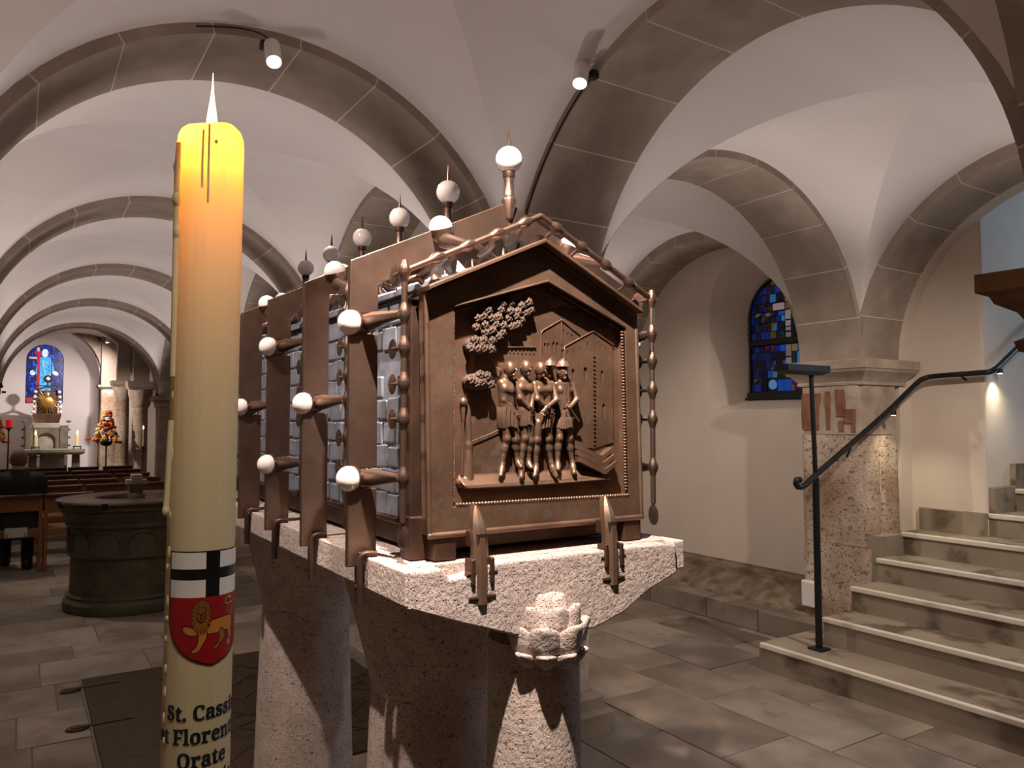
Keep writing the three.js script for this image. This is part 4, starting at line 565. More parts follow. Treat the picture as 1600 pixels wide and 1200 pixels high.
  const wallM = part('wall_sheet', [box(-0.268, -0.256, 1.395, 1.86, -1.64, -0.07), box(0.256, 0.268, 1.395, 1.86, -1.64, -0.07), box(-0.25, 0.25, 1.395, 1.86, -1.66, -1.64)], MAT.silver, shrine);
  reseed(91);
  const tileG = [0, 1, 2].map((i) => rbox(0.011, 0.05 - i * 0.004, 0.074 - i * 0.009, 0.004, 0, 0, 0, 3));
  for (let j = 0; j < 9; j++) for (let i = 0; i < 21; i++) { if (R() < 0.06) continue; const m = part('silver_tile', tileG[Math.floor(R() * 3)], MAT.silver, wallM, [-0.268 + rr(-0.0025, 0.0005), 1.42 + j * 0.051, -0.1 - i * 0.073 - (j % 2) * 0.03], [rr(-0.05, 0.05), 0, rr(-0.06, 0.06)]); }
  // roof: silver sheets and rows of small pyramids
  const roof = part('roof', loft([[V(-0.285, 1.862, -0.05), V(0.285, 1.862, -0.05), V(0.285, 1.872, -0.05), V(0, 1.972, -0.05), V(-0.285, 1.872, -0.05)], [V(-0.285, 1.862, -1.66), V(0.285, 1.862, -1.66), V(0.285, 1.872, -1.66), V(0, 1.972, -1.66), V(-0.285, 1.872, -1.66)]].reverse(), { angle: 0.2 }), MAT.silver, shrine);
  const pyr = new THREE.ConeGeometry(0.017, 0.034, 4, 1); pyr.rotateY(Math.PI / 4); const pyrG = boxUV(pyr);
  for (const sd of [-1, 1]) for (let i = 0; i < 11; i++) for (let j = 0; j < 3; j++) { const x = sd * (0.04 + j * 0.088); part('pyramid', pyrG, j % 2 ? MAT.enamel : MAT.bronze, roof, [x, 1.972 - Math.abs(x) * 0.351 + 0.013, -0.1 - i * 0.14 - (j % 2) * 0.05], [0, 0, -sd * 0.338]); }
  for (let i = 0; i < 10; i++) part('roof_seam', [rod([-0.285, 1.875, -0.14 - i * 0.16], [0, 1.975, -0.14 - i * 0.16], 0.004), rod([0, 1.975, -0.14 - i * 0.16], [0.285, 1.875, -0.14 - i * 0.16], 0.004)], MAT.silver, roof);
  shadows(shrine);
}
// ---- the cage: house-shaped plate frames, ball joints, thorned rods
function cageFrame(odd, label, z) {
  const t = thing('cage_frame', label, 'frame', [SX, 0, z], 0, 'bronze frames of the cage around the shrine');
  const W = 0.3835, wi = 0.322, y0 = ST - 0.02, EV = 1.928, TOP = 2.108, th = 0.016, sl = (TOP - EV) / W;   // slope of the gable
  const inTop = (x) => TOP - 0.07 - Math.abs(x) * sl * 1.0;
  const plateOf = (pts) => extrude(shapeOf(pts), th, 0.0018, -th / 2);
  const legBalls = odd ? [1.8, 1.482] : [1.64], gap = 0.021;
  const roofBall = odd ? 0.455 : 0.8;   // distance from the axis as a share of W
  const enamelG = ball(0.0262, 0, 0, 0, 20, 14), cupG = lathe([[0.001, -0.03], [0.012, -0.029], [0.022, -0.02], [0.0285, -0.004], [0.0285, 0.003], [0.0255, 0.003], [0.0255, -0.002]], 24);
  const joint = (p, dir, nm) => { const c = part('ball_cup', cupG, MAT.bronze, t, p); c.quaternion.setFromUnitVectors(V(0, 1, 0), V(...dir).normalize()); part('enamel_ball', enamelG, MAT.enamel, c, [0, 0.004, 0]); };
  const loopZ = 0.138, LX = 0.3225, LEV = 1.89, LTOP = 2.045, lsl = (LTOP - LEV) / LX;
  const loop = new THREE.Group(); loop.name = 'thorn_rod'; t.add(loop);
  for (const s of [-1, 1]) {
    // leg pieces between the ball joints
    const ys = [y0, ...legBalls.slice().reverse().flatMap((b) => [b - gap, b + gap])];
    for (let i = 0; i < ys.length; i += 2) {
      const lo = ys[i], hi = ys[i + 1];
      if (hi !== undefined) part('leg_plate', plateOf([[s * W, lo], [s * wi, lo], [s * wi, hi], [s * W, hi]].map((p) => p)), MAT.bronze, t);
      else { // top piece: leg, knee and first length of the gable up to the roof ball
        const xb = roofBall * W + 0.026; const yo = (x) => EV + (W - x) * sl;
        part('leg_plate', plateOf([[s * W, lo], [s * wi, lo], [s * wi, yo(wi) - 0.068], [s * (xb - 0.012), yo(xb - 0.012) - 0.056], [s * xb, yo(xb)], [s * W, EV]]), MAT.bronze, t);
      }
    }
    const xa = roofBall * W - 0.02, yo = (x) => EV + (W - x) * sl;
    part('gable_plate', plateOf([[0, TOP], [s * xa, yo(xa)], [s * (xa - 0.01), yo(xa - 0.01) - 0.066], [0, TOP - 0.072]]), MAT.bronze, t);
    // joints on the legs and the roof, each with an arm reaching forward to the rod
    const arm = (p, q) => part('arm', [loft([0, 0.2, 0.85, 1].map((u, i) => { const r0 = [0.017, 0.018, 0.0085, 0.012][i], ring = []; const c = V(...p).lerp(V(...q), u); for (let k = 0; k < 12; k++) { const a = k / 12 * Math.PI * 2; ring.push(V(c.x + Math.cos(a) * r0 * 0.75, c.y + Math.sin(a) * r0, c.z)); } return ring; }), { angle: 1 })], MAT.bronze, t);
    for (const y of legBalls) { joint([s * (W - 0.006), y, 0.002], [s * 1, 0.05, 0.55]); part('joint_boss', ball(0.024, s * 0.352, y, 0, 14, 10, [1, 0.9, 0.9]), MAT.bronze, t); arm([s * 0.352, y + 0.002, 0.012], [s * LX, y + 0.008, loopZ]); }
    const rx = roofBall * W, ry = yo(rx); joint([s * rx, ry - 0.006, 0.004], [s * 0.35, 1, 0.2]); arm([s * rx, ry - 0.032, 0.01], [s * Math.min(rx, LX - 0.01), LTOP - Math.min(rx, LX) * lsl, loopZ]);
    // thorned rod: vertical length with nodes, bend at the eave, rising length to the apex
    part('rod', [rod([s * LX, 1.405, loopZ], [s * LX, LEV, loopZ], 0.0062), rod([s * LX, LEV, loopZ], [0, LTOP, loopZ], 0.0072)], MAT.bronze, loop);
    const node = (x, y, up2, leafR = 0.0205, stem = 0.055, spike = true) => {
      part('node', lathe([[0.006, -0.022], [0.0085, -0.012], [0.0125, -0.003], [0.0125, 0.003], [0.0085, 0.012], [0.006, 0.022]], 14).applyQuaternion(new THREE.Quaternion().setFromUnitVectors(V(0, 1, 0), V(...up2).normalize())).translate(x, y, loopZ), MAT.bronze, loop);
      if (!stem) return;
      const vert = Math.abs(up2[1]) > 0.9 && !up2[0];
      const sd = vert ? V(0, 0, -1) : V(-s * 0.12, -0.42, -1).normalize(), at = (q) => { const v = sd.clone().multiplyScalar(q); return [x + v.x, y + v.y, loopZ + v.z]; };
      part('stem', [rod(at(0), at(stem), 0.0052, 0.003, 8), rod(at(stem), at(stem + leafR * 1.15), 0.003, 0.0008, 8)], MAT.bronze, loop);
      const d = lathe([[0.001, 0.0022], [leafR * 0.7, 0.002], [leafR, 0], [leafR * 0.7, -0.002], [0.001, -0.0022]], 20);
      const nrm = vert ? V(s, 0, 0) : V(...up2).normalize().cross(sd).normalize(); if (!vert && nrm.y < 0) nrm.negate();
      part('leaf_disc', d.applyQuaternion(new THREE.Quaternion().setFromUnitVectors(V(0, 1, 0), nrm)).translate(...at(stem)), MAT.bronze, loop);
    };
    const ny = odd ? [1.807, 1.742, 1.672, 1.603, 1.49] : [1.84, 1.77, 1.7, 1.645, 1.56, 1.49];
    ny.forEach((y) => node(s * LX, y, [0, 1, 0], 0.0205, legBalls.some((b) => Math.abs(b - y) < 0.02) ? 0 : 0.055));
    node(s * LX, LEV, [0, 1, 0], 0.022, 0.05);
    for (let i = 1; i <= 4; i++) { const x = LX * (1 - i / 4.6), y = LTOP - x * lsl; node(s * x, y, [-s * LX, LTOP - LEV, 0], 0.024, Math.abs(x - rx) < 0.02 ? 0 : 0.06); }
    // drop-shaped foot of the rod
    part('rod_foot', [rod([s * LX, 1.42, loopZ], [s * LX, 1.395, loopZ], 0.006, 0.003)], MAT.bronze, loop);
    part('leaf_disc', lathe([[0.001, 0.003], [0.016, 0.0024], [0.021, 0], [0.016, -0.0024], [0.001, -0.003]], 20).applyQuaternion(new THREE.Quaternion().setFromUnitVectors(V(0, 1, 0), V(s, 0, 0.15).normalize())).scale(1, 1.15, 1).translate(s * LX, 1.377, loopZ), MAT.bronze, loop);
    // tail that grips the stone edge
    const tail = part('edge_clamp', [rbox(0.012, 0.105, 0.02, 0.003, s * 0.357, ST - 0.045, 0.0), rbox(0.034, 0.01, 0.014, 0.003, s * 0.345, ST + 0.004, 0.004), ball(0.008, s * 0.362, ST - 0.06, 0.012, 10, 8)], MAT.bronzeDark, t);
    part('clamp_hook', [tube([[s * 0.33, ST + 0.006, 0.03], [s * 0.352, ST + 0.007, 0.026], [s * 0.362, ST - 0.005, 0.022], [s * 0.363, ST - 0.04, 0.02], [s * 0.36, ST - 0.095, 0.018]], 0.0065, 24, 8)], MAT.bronzeDark, t);
  }
  // finial
  const fin = part('finial', lathe([[0.001, -0.04], [0.008, -0.035], [0.018, 0.006], [0.0165, 0.012], [0.0125, 0.018], [0.0115, 0.05], [0.014, 0.075], [0.001, 0.078]], 20), MAT.bronze, t, [0, TOP - 0.005, 0.008]);
  part('enamel_ball', ball(0.0315, 0, 0, 0, 24, 18), MAT.enamel, fin, [0, 0.104, 0]);
  part('finial_collar', lathe([[0.013, 0.06], [0.0145, 0.066], [0.0145, 0.08], [0.012, 0.084]], 18), MAT.bronzeDark, fin);
  part('finial_spike', lathe([[0.0045, 0.133], [0.0034, 0.15], [0.001, 0.178]], 10), MAT.bronze, fin);
  shadows(t); return t;
}
const frameWord = ['nearest', 'second', 'third', 'fourth', 'fifth', 'rearmost'];
[-1.498, -1.8, -2.11, -2.41, -2.71, -3.01].forEach((z, i) => {
  const odd = i % 2 === 0; const key = odd ? 'A' : 'B';
  const label = `${frameWord[i]} bronze cage frame from the relief panel, with enamel balls and thorned rod`;
  if (i < 2) cageFrame[key] = cageFrame(odd, label, z); else copy(cageFrame[key], [SX, 0, z], label);
});
// ---- two fang-shaped clamps hold the panel to the stone
for (const [x, label] of [[0.752, 'bronze fang clamp below the tree side of the relief panel'], [1.077, 'bronze fang clamp below the tower side of the relief panel']]) {
  const t = thing('fang_clamp', label, 'clamp', [x, 0, -1.284], 0, 'clamps on the front of the stone table');
  part('fang', loft([[1.25, 0.016, 0], [1.3, 0.0165, 0], [1.36, 0.0165, -0.002], [1.395, 0.0145, -0.008], [1.42, 0.009, -0.016], [1.435, 0.002, -0.022]].map(([y, w, z]) => [V(-w, y, z), V(-w * 0.35, y, z + w * 0.62), V(w * 0.35, y, z + w * 0.62), V(w, y, z), V(w * 0.8, y, z - 0.018), V(-w * 0.8, y, z - 0.018)]), { angle: 0.35 }), MAT.panel, t);
  for (const s of [-1, 1]) { part('side_plate', rbox(0.009, 0.05, 0.03, 0.003, s * 0.021, 1.312, -0.006), MAT.bronzeDark, t); part('bolt', rod([s * 0.014, 1.308, 0.0], [s * 0.034, 1.308, 0.0], 0.0055, 0.0055, 10), MAT.bronzeDark, t); part('bolt', rod([s * 0.01, 1.262, 0.0], [s * 0.03, 1.262, 0.0], 0.0075, 0.006, 12), MAT.bronzeDark, t); }
  part('tongue', rbox(0.022, 0.03, 0.05, 0.003, 0, 1.37, -0.02), MAT.bronzeDark, t); shadows(t);
}
// ================================================================ the candle in front
{
  const CX = 0.209, CZ = -1.145, r = 0.0445, top = 2.015, mid = 0.865;
  const t = thing('paschal_candle', 'tall cream candle with burning flame, painted coat of arms and black lettering', 'candle', [CX, 0, CZ]); t.rotation.z = -0.006;
  reseed(17);
  const wob = (y, a) => 1 + 0.012 * (fbm((y * 0.7) % 1, (a / 6.2832 + 1) % 1, 6, 3, 41) - 0.5);
  const skin = (y0, y1, n, rad, flip) => { const rings = []; for (let i = 0; i <= n; i++) { const y = lerp(y0, y1, i / n), ring = []; for (let q = 0; q < 56; q++) { const a = q / 56 * 6.28318; const R2 = rad(y, a); ring.push(V(Math.sin(a) * R2, y, Math.cos(a) * R2)); } rings.push(ring); } return rings; };
  // the burnt-out upper length: a thin wall of wax, lit from inside by the flame
  const rim = (a) => top + 0.0035 * Math.sin(a * 1 + 0.6) + 0.002 * Math.sin(a * 3);
  const rings = skin(mid, top - 0.022, 110, (y, a) => r * wob(y, a)); for (const [k, dr] of [[-0.013, -0.0008], [-0.006, -0.0035], [-0.001, -0.0085], [0.0, -0.013], [-0.004, -0.017]]) { const ring = []; for (let q = 0; q < 56; q++) { const a = q / 56 * 6.28318, R2 = r + dr; ring.push(V(Math.sin(a) * R2, rim(a) + k, Math.cos(a) * R2)); } rings.push(ring); }
  part('candle_body', loft(rings, { caps: false, angle: 1.2 }), MAT.waxTop, t);
  // runs of wax down the side towards the nave
  const side = Math.atan2(-0.95, 0.3); const on = (a, y, o = 0) => [Math.sin(a) * (r + o), y, Math.cos(a) * (r + o)];
  part('wax_run', [tube([on(-1.32, 1.985, 0.001), on(-1.3, 1.94, 0.003), on(-1.33, 1.87, 0.002), on(-1.3, 1.78, 0.002), on(-1.32, 1.66, 0.001)], 0.0042, 40, 8), ball(0.0062, ...on(-1.3, 1.905, 0.003), 10, 8, [1, 1.8, 1]), ball(0.006, ...on(-1.34, 1.95, 0.002), 10, 8, [1, 1.6, 1]), ball(0.005, ...on(-1.3, 1.86, 0.002), 10, 8, [1, 2.2, 1])], MAT.waxTop, t);
  part('wax_run', [tube([on(-1.34, 1.6, 0.001), on(-1.33, 1.55, 0.003), on(-1.35, 1.5, 0.004), on(-1.34, 1.478, 0.005)], 0.0042, 24, 8), ball(0.0052, ...on(-1.34, 1.478, 0.005), 10, 8, [1, 1.5, 1])], MAT.waxTop, t);
  part('wax_run', [tube([on(-0.25, 2.008, 0), on(-0.25, 1.96, 0.0006), on(-0.24, 1.9, 0.0004)], 0.0015, 24, 6), tube([on(-0.42, 2.0, 0), on(-0.43, 1.95, 0.0004), on(-0.42, 1.92, 0)], 0.0016, 24, 6), ball(0.0026, ...on(-0.05, 1.985, 0.0006), 8, 6)], MAT.waxTop, t);
  for (let i = 0; i < 24; i++) part('wax_drip', ball(rr(0.002, 0.0035), ...on(-1.32 + rr(-0.06, 0.06), 1.1 + i * 0.033 + rr(-0.01, 0.01), 0), 8, 6, [1, rr(1.5, 4), 1]), MAT.waxTop, t);
  part('wick', tube([[0, 1.985, 0], [0.001, 2.012, 0.001], [0.003, 2.026, 0.002]], 0.0012, 10, 6), MAT.iron, t);
  part('flame', lathe([[0.0005, 2.0], [0.005, 2.006], [0.0072, 2.018], [0.0072, 2.03], [0.0054, 2.045], [0.0032, 2.06], [0.0015, 2.076], [0.0003, 2.1]], 20), MAT.flame, t);
  part('wax_core', lathe([[0.001, 1.93], [0.004, 1.9], [0.014, 1.82], [0.026, 1.72], [0.036, 1.6], [0.0425, 1.45], [0.0428, 0.88], [0.001, 0.88]], 40), MAT.wax, t);
  part('wax_bottom', lathe([[0.001, 0.875], [0.043, 0.875], [0.043, 0.862], [0.001, 0.862]], 32), MAT.wax, t);
  const l = new THREE.PointLight(new THREE.Color(1, 0.38, 0.04), I_FLAME * 0.95); l.position.set(CX, 2.0, CZ); l.castShadow = true; l.shadow.radius = 0.5; scene.add(l);
  // printed wax sheets: coat of arms and lettering, bent round the candle
  const toCam = Math.atan2(-CX, -CZ);   // direction of the viewer seen from the axis (0 = +z)
  const wrap = (a0, a1, y0, y1, off) => { const g = new THREE.PlaneGeometry(1, 1, 60, 24), p = g.attributes.position, uv = g.attributes.uv; for (let i = 0; i < p.count; i++) { const u = uv.getX(i), v = uv.getY(i), a = lerp(a0, a1, u); p.setXYZ(i, Math.sin(a) * (r * 1.0075 + off), lerp(y0, y1, v), Math.cos(a) * (r * 1.0075 + off)); } g.computeVertexNormals(); return g; };
  const ctx = (w, h) => { const c = document.createElement('canvas'); c.width = w; c.height = h; const x = c.getContext('2d'); return [c, x]; };
  const mapOf = (c) => { const m = new THREE.CanvasTexture(c); m.colorSpace = THREE.SRGBColorSpace; m.magFilter = THREE.LinearFilter; return m; };
  {
    const [c, x] = ctx(768, 1024), W = 768, H = 1024; x.clearRect(0, 0, W, H);
    const shield = () => { x.beginPath(); x.moveTo(8, 8); x.lineTo(760, 8); x.lineTo(760, 560); x.bezierCurveTo(760, 820, 600, 960, 384, 1012); x.bezierCurveTo(170, 960, 8, 820, 8, 560); x.closePath(); };
    shield(); x.fillStyle = '#a0141c'; x.fill(); x.save(); x.clip(); x.fillStyle = '#efe9df'; x.fillRect(0, 0, W, 410); x.fillStyle = '#0a0a0a'; x.fillRect(0, 160, W, 96); x.fillRect(318, 0, 116, 410);
    x.translate(290, 0); x.scale(0.71, 1); x.translate(-290, 0);
    const gold = '#cc8434', dark = '#1c0f08'; x.lineJoin = x.lineCap = 'round';
    const poly = (pts, fill, w = 9) => { x.beginPath(); x.moveTo(pts[0][0], pts[0][1]); for (let i = 1; i < pts.length; i++) { const q = pts[i]; q.length === 4 ? x.quadraticCurveTo(...q) : x.lineTo(...q); } x.closePath(); x.fillStyle = fill; x.fill(); x.strokeStyle = dark; x.lineWidth = w; x.stroke(); };
    x.strokeStyle = dark; x.lineWidth = 34; x.beginPath(); x.moveTo(690, 610); x.bezierCurveTo(760, 520, 740, 480, 640, 500); x.bezierCurveTo(560, 510, 560, 440, 640, 440); x.stroke(); x.strokeStyle = gold; x.lineWidth = 16; x.stroke();
    poly([[640, 415], [700, 430, 690, 460], [650, 470, 620, 450]], gold, 8);
    poly([[320, 640], [520, 590, 690, 610], [730, 660, 690, 740], [705, 800, 700, 850], [650, 860, 640, 850], [660, 780, 620, 730], [520, 745, 330, 740]], gold);           // body and far haunch
    poly([[520, 700], [600, 720, 580, 800], [540, 830, 500, 850], [520, 880, 430, 878], [420, 850, 470, 840], [520, 800, 500, 740]], '#a86624');                      // hind leg
    poly([[300, 660], [380, 700, 350, 780], [310, 830, 280, 870], [260, 900, 190, 895], [180, 868, 230, 850], [270, 800, 260, 720]], gold);                            // fore leg
    poly([[640, 800], [700, 830, 690, 870], [640, 890, 610, 870]], gold);
    poly([[240, 700], [160, 650, 90, 660], [70, 690, 110, 720], [180, 760, 250, 740]], gold);                                                                        // raised paw
    x.fillStyle = dark; x.beginPath(); x.ellipse(290, 580, 118, 150, 0, 0, 7); x.fill();
    for (let i = 0; i < 40; i++) { const a = i / 40 * 6.283; x.strokeStyle = i % 2 ? '#a8682a' : '#7c4a1c'; x.lineWidth = 13; x.beginPath(); x.moveTo(290 + Math.cos(a) * 60, 570 + Math.sin(a) * 70); x.quadraticCurveTo(290 + Math.cos(a + 0.12) * 95, 580 + Math.sin(a + 0.12) * 120, 290 + Math.cos(a) * 108, 580 + Math.sin(a) * 140 + (Math.sin(a) > 0.5 ? 20 : 0)); x.stroke(); }
    poly([[245, 505], [290, 480, 335, 505], [345, 570, 325, 610], [290, 660, 255, 610], [232, 570, 245, 505]], '#8a5622', 7);
    x.strokeStyle = dark; x.lineWidth = 9; x.beginPath(); x.moveTo(252, 545); x.lineTo(276, 556); x.moveTo(328, 545); x.lineTo(304, 556); x.moveTo(284, 560); x.lineTo(278, 600); x.lineTo(302, 600); x.lineTo(296, 560); x.moveTo(268, 622); x.quadraticCurveTo(290, 632, 312, 622); x.stroke();
    x.restore(); shield(); x.strokeStyle = '#120808'; x.lineWidth = 12; x.stroke();
    const m = mapOf(c); part('coat_of_arms', wrap(toCam + 0.38 - 1.36, toCam + 0.38 + 1.36, 1.271, 1.425, 0.0009), M(WHITE, { map: m, alphaTest: 0.5, roughness: 0.45, side: THREE.DoubleSide }), t);
  }
  {
    const [c, x] = ctx(1310, 1120); x.scale(2, 2); x.clearRect(0, 0, 655, 560); x.fillStyle = '#16202a'; x.textBaseline = 'alphabetic';
    const line = (s, x0, y, size) => { x.font = 'bold ' + size + 'px serif'; x.strokeStyle = '#16202a'; x.lineWidth = 4; x.save(); x.translate(x0, y); x.scale(0.88, 1); x.fillText(s, 0, 0); x.strokeText(s, 0, 0); x.restore(); };
    line('St. Cassius', 112, 110, 112); line('et Florentius', 36, 238, 112); line('Orate', 185, 366, 112); line('pro nobis', 60, 494, 112);
    part('lettering', wrap(toCam - 1.55, toCam + 1.95, 1.2285 - 0.134, 1.2285, 0.0005), M(WHITE, { map: mapOf(c), alphaTest: 0.5, roughness: 0.5, side: THREE.DoubleSide }), t);
  }
  shadows(t);
  const s = thing('candlestick', 'plain bronze floor candlestick carrying the tall cream candle', 'candlestick', [CX, 0, CZ]);
  part('base', lathe([[0.001, 0], [0.16, 0], [0.16, 0.02], [0.13, 0.035], [0.04, 0.06], [0.022, 0.1]], 32), MAT.bronzeDark, s); part('pole', rod([0, 0.08, 0], [0, 0.84, 0], 0.02, 0.02, 16), MAT.bronzeDark, s); part('drip_pan', lathe([[0.001, 0.83], [0.06, 0.835], [0.075, 0.85], [0.07, 0.858], [0.001, 0.858]], 32), MAT.bronzeDark, s); shadows(s);
}
// ================================================================ font
{
  const t = thing('stone_font', 'dark round stone font with blind arcade, lid and small cross-shaped pump head', 'font', [0.885, 0, -7.58]);
  part('foot', lathe([[0.001, 0], [0.535, 0], [0.55, 0.03], [0.548, 0.08], [0.52, 0.11], [0.525, 0.13], [0.5, 0.145]], 64), MAT.font, t);
  part('bowl', lathe([[0.5, 0.145], [0.495, 0.45], [0.515, 0.46], [0.522, 0.475], [0.515, 0.49], [0.518, 0.7], [0.54, 0.715], [0.545, 0.735], [0.53, 0.75], [0.555, 0.79], [0.575, 0.83], [0.57, 0.845], [0.6, 0.86], [0.605, 0.9], [0.001, 0.9]], 64), MAT.font, t);
  for (let i = 0; i < 12; i++) { const a = i / 12 * Math.PI * 2, pts = []; for (let q = 0; q <= 16; q++) { const u = q / 16 * Math.PI, b = a + Math.cos(u) * 0.215; pts.push([Math.sin(b) * 0.519, 0.585 + Math.sin(u) * 0.1, Math.cos(b) * 0.519]); } pts.unshift([Math.sin(a + 0.215) * 0.519, 0.5, Math.cos(a + 0.215) * 0.519]); pts.push([Math.sin(a - 0.215) * 0.519, 0.5, Math.cos(a - 0.215) * 0.519]); part('blind_arch', tube(pts, 0.013, 40, 6), MAT.font, t); }
  const lid = part('lid', lathe([[0.33, 0.9], [0.62, 0.9], [0.625, 0.915], [0.615, 0.928], [0.34, 0.935], [0.32, 0.925], [0.31, 0.905]], 64), MAT.plate, t);
  for (let i = 0; i < 8; i++) { const a = i / 8 * Math.PI * 2 + 0.3; part('lid_clip', rbox(0.05, 0.05, 0.03, 0.006, 0, 0, 0), MAT.iron, lid, [Math.sin(a) * 0.615, 0.905, Math.cos(a) * 0.615], [0, a, 0]); }
  part('water', lathe([[0.001, 0.905], [0.31, 0.905], [0.31, 0.9]], 48), M(srgb(14, 14, 12), { roughness: 0.08 }), t);
  part('pump_neck', [lathe([[0.001, 0.9], [0.075, 0.9], [0.07, 0.94], [0.055, 0.96], [0.055, 1.03], [0.001, 1.03]], 24)], MAT.font, t);
  part('pump_head', [rbox(0.17, 0.05, 0.08, 0.01, 0, 1.055, 0), rbox(0.09, 0.09, 0.09, 0.01, 0, 1.08, 0)], MAT.pillarSmooth, t); shadows(t);
}
// ================================================================ grave plate in the floor
{
  const t = thing('grave_plate', 'dark bronze plate with geometric lines let into the floor', 'plate', [0.36, 0.004, -5.47]);
  const w = 1.55, d = 1.9; part('plate', rbox(w, 0.012, d, 0.003, w / 2, 0.002, d / 2), MAT.plate, t); part('frame', [rbox(w + 0.03, 0.01, 0.012, 0.002, w / 2, 0.003, -0.008), rbox(0.012, 0.01, d + 0.03, 0.002, -0.008, 0.003, d / 2)], MAT.joint, t);
  const bar = (x0, z0, x1, z1) => part('raised_line', (() => { const L = Math.hypot(x1 - x0, z1 - z0), g = rbox(L, 0.004, 0.009, 0.0012, 0, 0, 0, 1); g.rotateY(-Math.atan2(z1 - z0, x1 - x0)); g.translate((x0 + x1) / 2, 0.0092, (z0 + z1) / 2); return g; })(), MAT.bronzeDark, t);
  for (let i = 0; i < 5; i++) { const x = 0.4 + i * 0.23; for (let j = 0; j < 6; j++) { const z = 0.25 + j * 0.26; bar(x, z, x + 0.115, z + 0.13); bar(x + 0.115, z + 0.13, x + 0.23, z); bar(x + 0.115, z + 0.13, x + 0.115, z + 0.26); if ((i + j) % 2) bar(x, z, x + 0.115, z - 0.06); else bar(x + 0.04, z + 0.1, x + 0.19, z + 0.1); } }
  for (const z of [0.17, 0.84]) { const h = part('hinge', [lathe([[0.001, 0.009], [0.05, 0.008], [0.055, 0.002], [0.055, 0]], 24).scale(1, 1, 0.75), rbox(0.3, 0.007, 0.035, 0.002, 0.12, 0.0095, 0)], MAT.plate, t, [-0.07, 0.0, z]); part('pin', lathe([[0.001, 0.013], [0.012, 0.011], [0.014, 0.004]], 12), MAT.bronze, h); } shadows(t);
}
// ================================================================ chairs
const chairProto = (() => {
  const t = thing('church_chair', 'x', 'chair'); const w = 0.455;
  for (const s of [-1, 1]) { part('leg', rbox(0.035, 0.8, 0.032, 0.005, s * (w / 2 - 0.018), 0.4, 0), MAT.wood, t); part('leg', rbox(0.035, 0.43, 0.035, 0.005, s * (w / 2 - 0.018), 0.215, -0.4), MAT.wood, t); part('stretcher', rbox(0.022, 0.03, 0.38, 0.004, s * (w / 2 - 0.018), 0.18, -0.2), MAT.wood, t); }
  part('backrest', rbox(w - 0.07, 0.15, 0.022, 0.006, 0, 0.715, 0), MAT.wood, t); part('top_rail', rbox(w, 0.03, 0.075, 0.008, 0, 0.805, 0.02), MAT.darkWood, t); part('back_rail', rbox(w - 0.07, 0.07, 0.022, 0.004, 0, 0.405, 0), MAT.wood, t);
  part('seat', rbox(w, 0.03, 0.42, 0.008, 0, 0.44, -0.2), MAT.wood, t); shadows(t); return t;
})();
{
  const col = ['first column, by the aisle behind the man', 'second column', 'third column', 'fourth column'], colX = [-0.03, 0.44, 0.92, 1.44], rows = [[-9.63, 'rearmost row'], [-10.75, 'second row from the rear'], [-11.75, 'third row from the rear'], [-12.75, 'fourth row from the rear'], [-13.75, 'fifth row from the rear'], [-14.85, 'front row before the altar']];
  let first = true;
  rows.forEach(([z, rw], j) => colX.forEach((x, i) => {
    if (j === 0 && i > 1) return;
    const label = j === 0 ? (i ? 'brown wooden church chair beside the man, rearmost row' : 'brown wooden church chair the man sits on, with booklet behind') : `dark wooden church chair, ${rw}, ${col[i].split(',')[0]} from the left`;
    const pos = [x + (j ? 0.0 : 0.03), 0, z]; let c = chairProto;
    if (first) { c.position.set(...pos); c.userData.label = label; first = false; } else c = copy(chairProto, pos, label);
    c.userData.group = 'church chairs in the nave';
    if (j === 0 && i === 0) { }
  }));
  const b = thing('hymn_booklet', 'pale grey booklet in a wire holder behind the man\'s chair', 'booklet', [-0.005, 0, -9.6]);
  part('cover', rbox(0.2, 0.1, 0.02, 0.003, 0, 0.43, 0.012), M(srgb(176, 176, 168), { roughness: 0.8 }), b); part('wire_holder', tube([[-0.08, 0.46, 0.0], [-0.08, 0.4, 0.03], [-0.06, 0.375, 0.034], [0.06, 0.375, 0.034], [0.08, 0.4, 0.03], [0.08, 0.46, 0.0]], 0.004, 30, 6), MAT.iron, b); shadows(b);
}
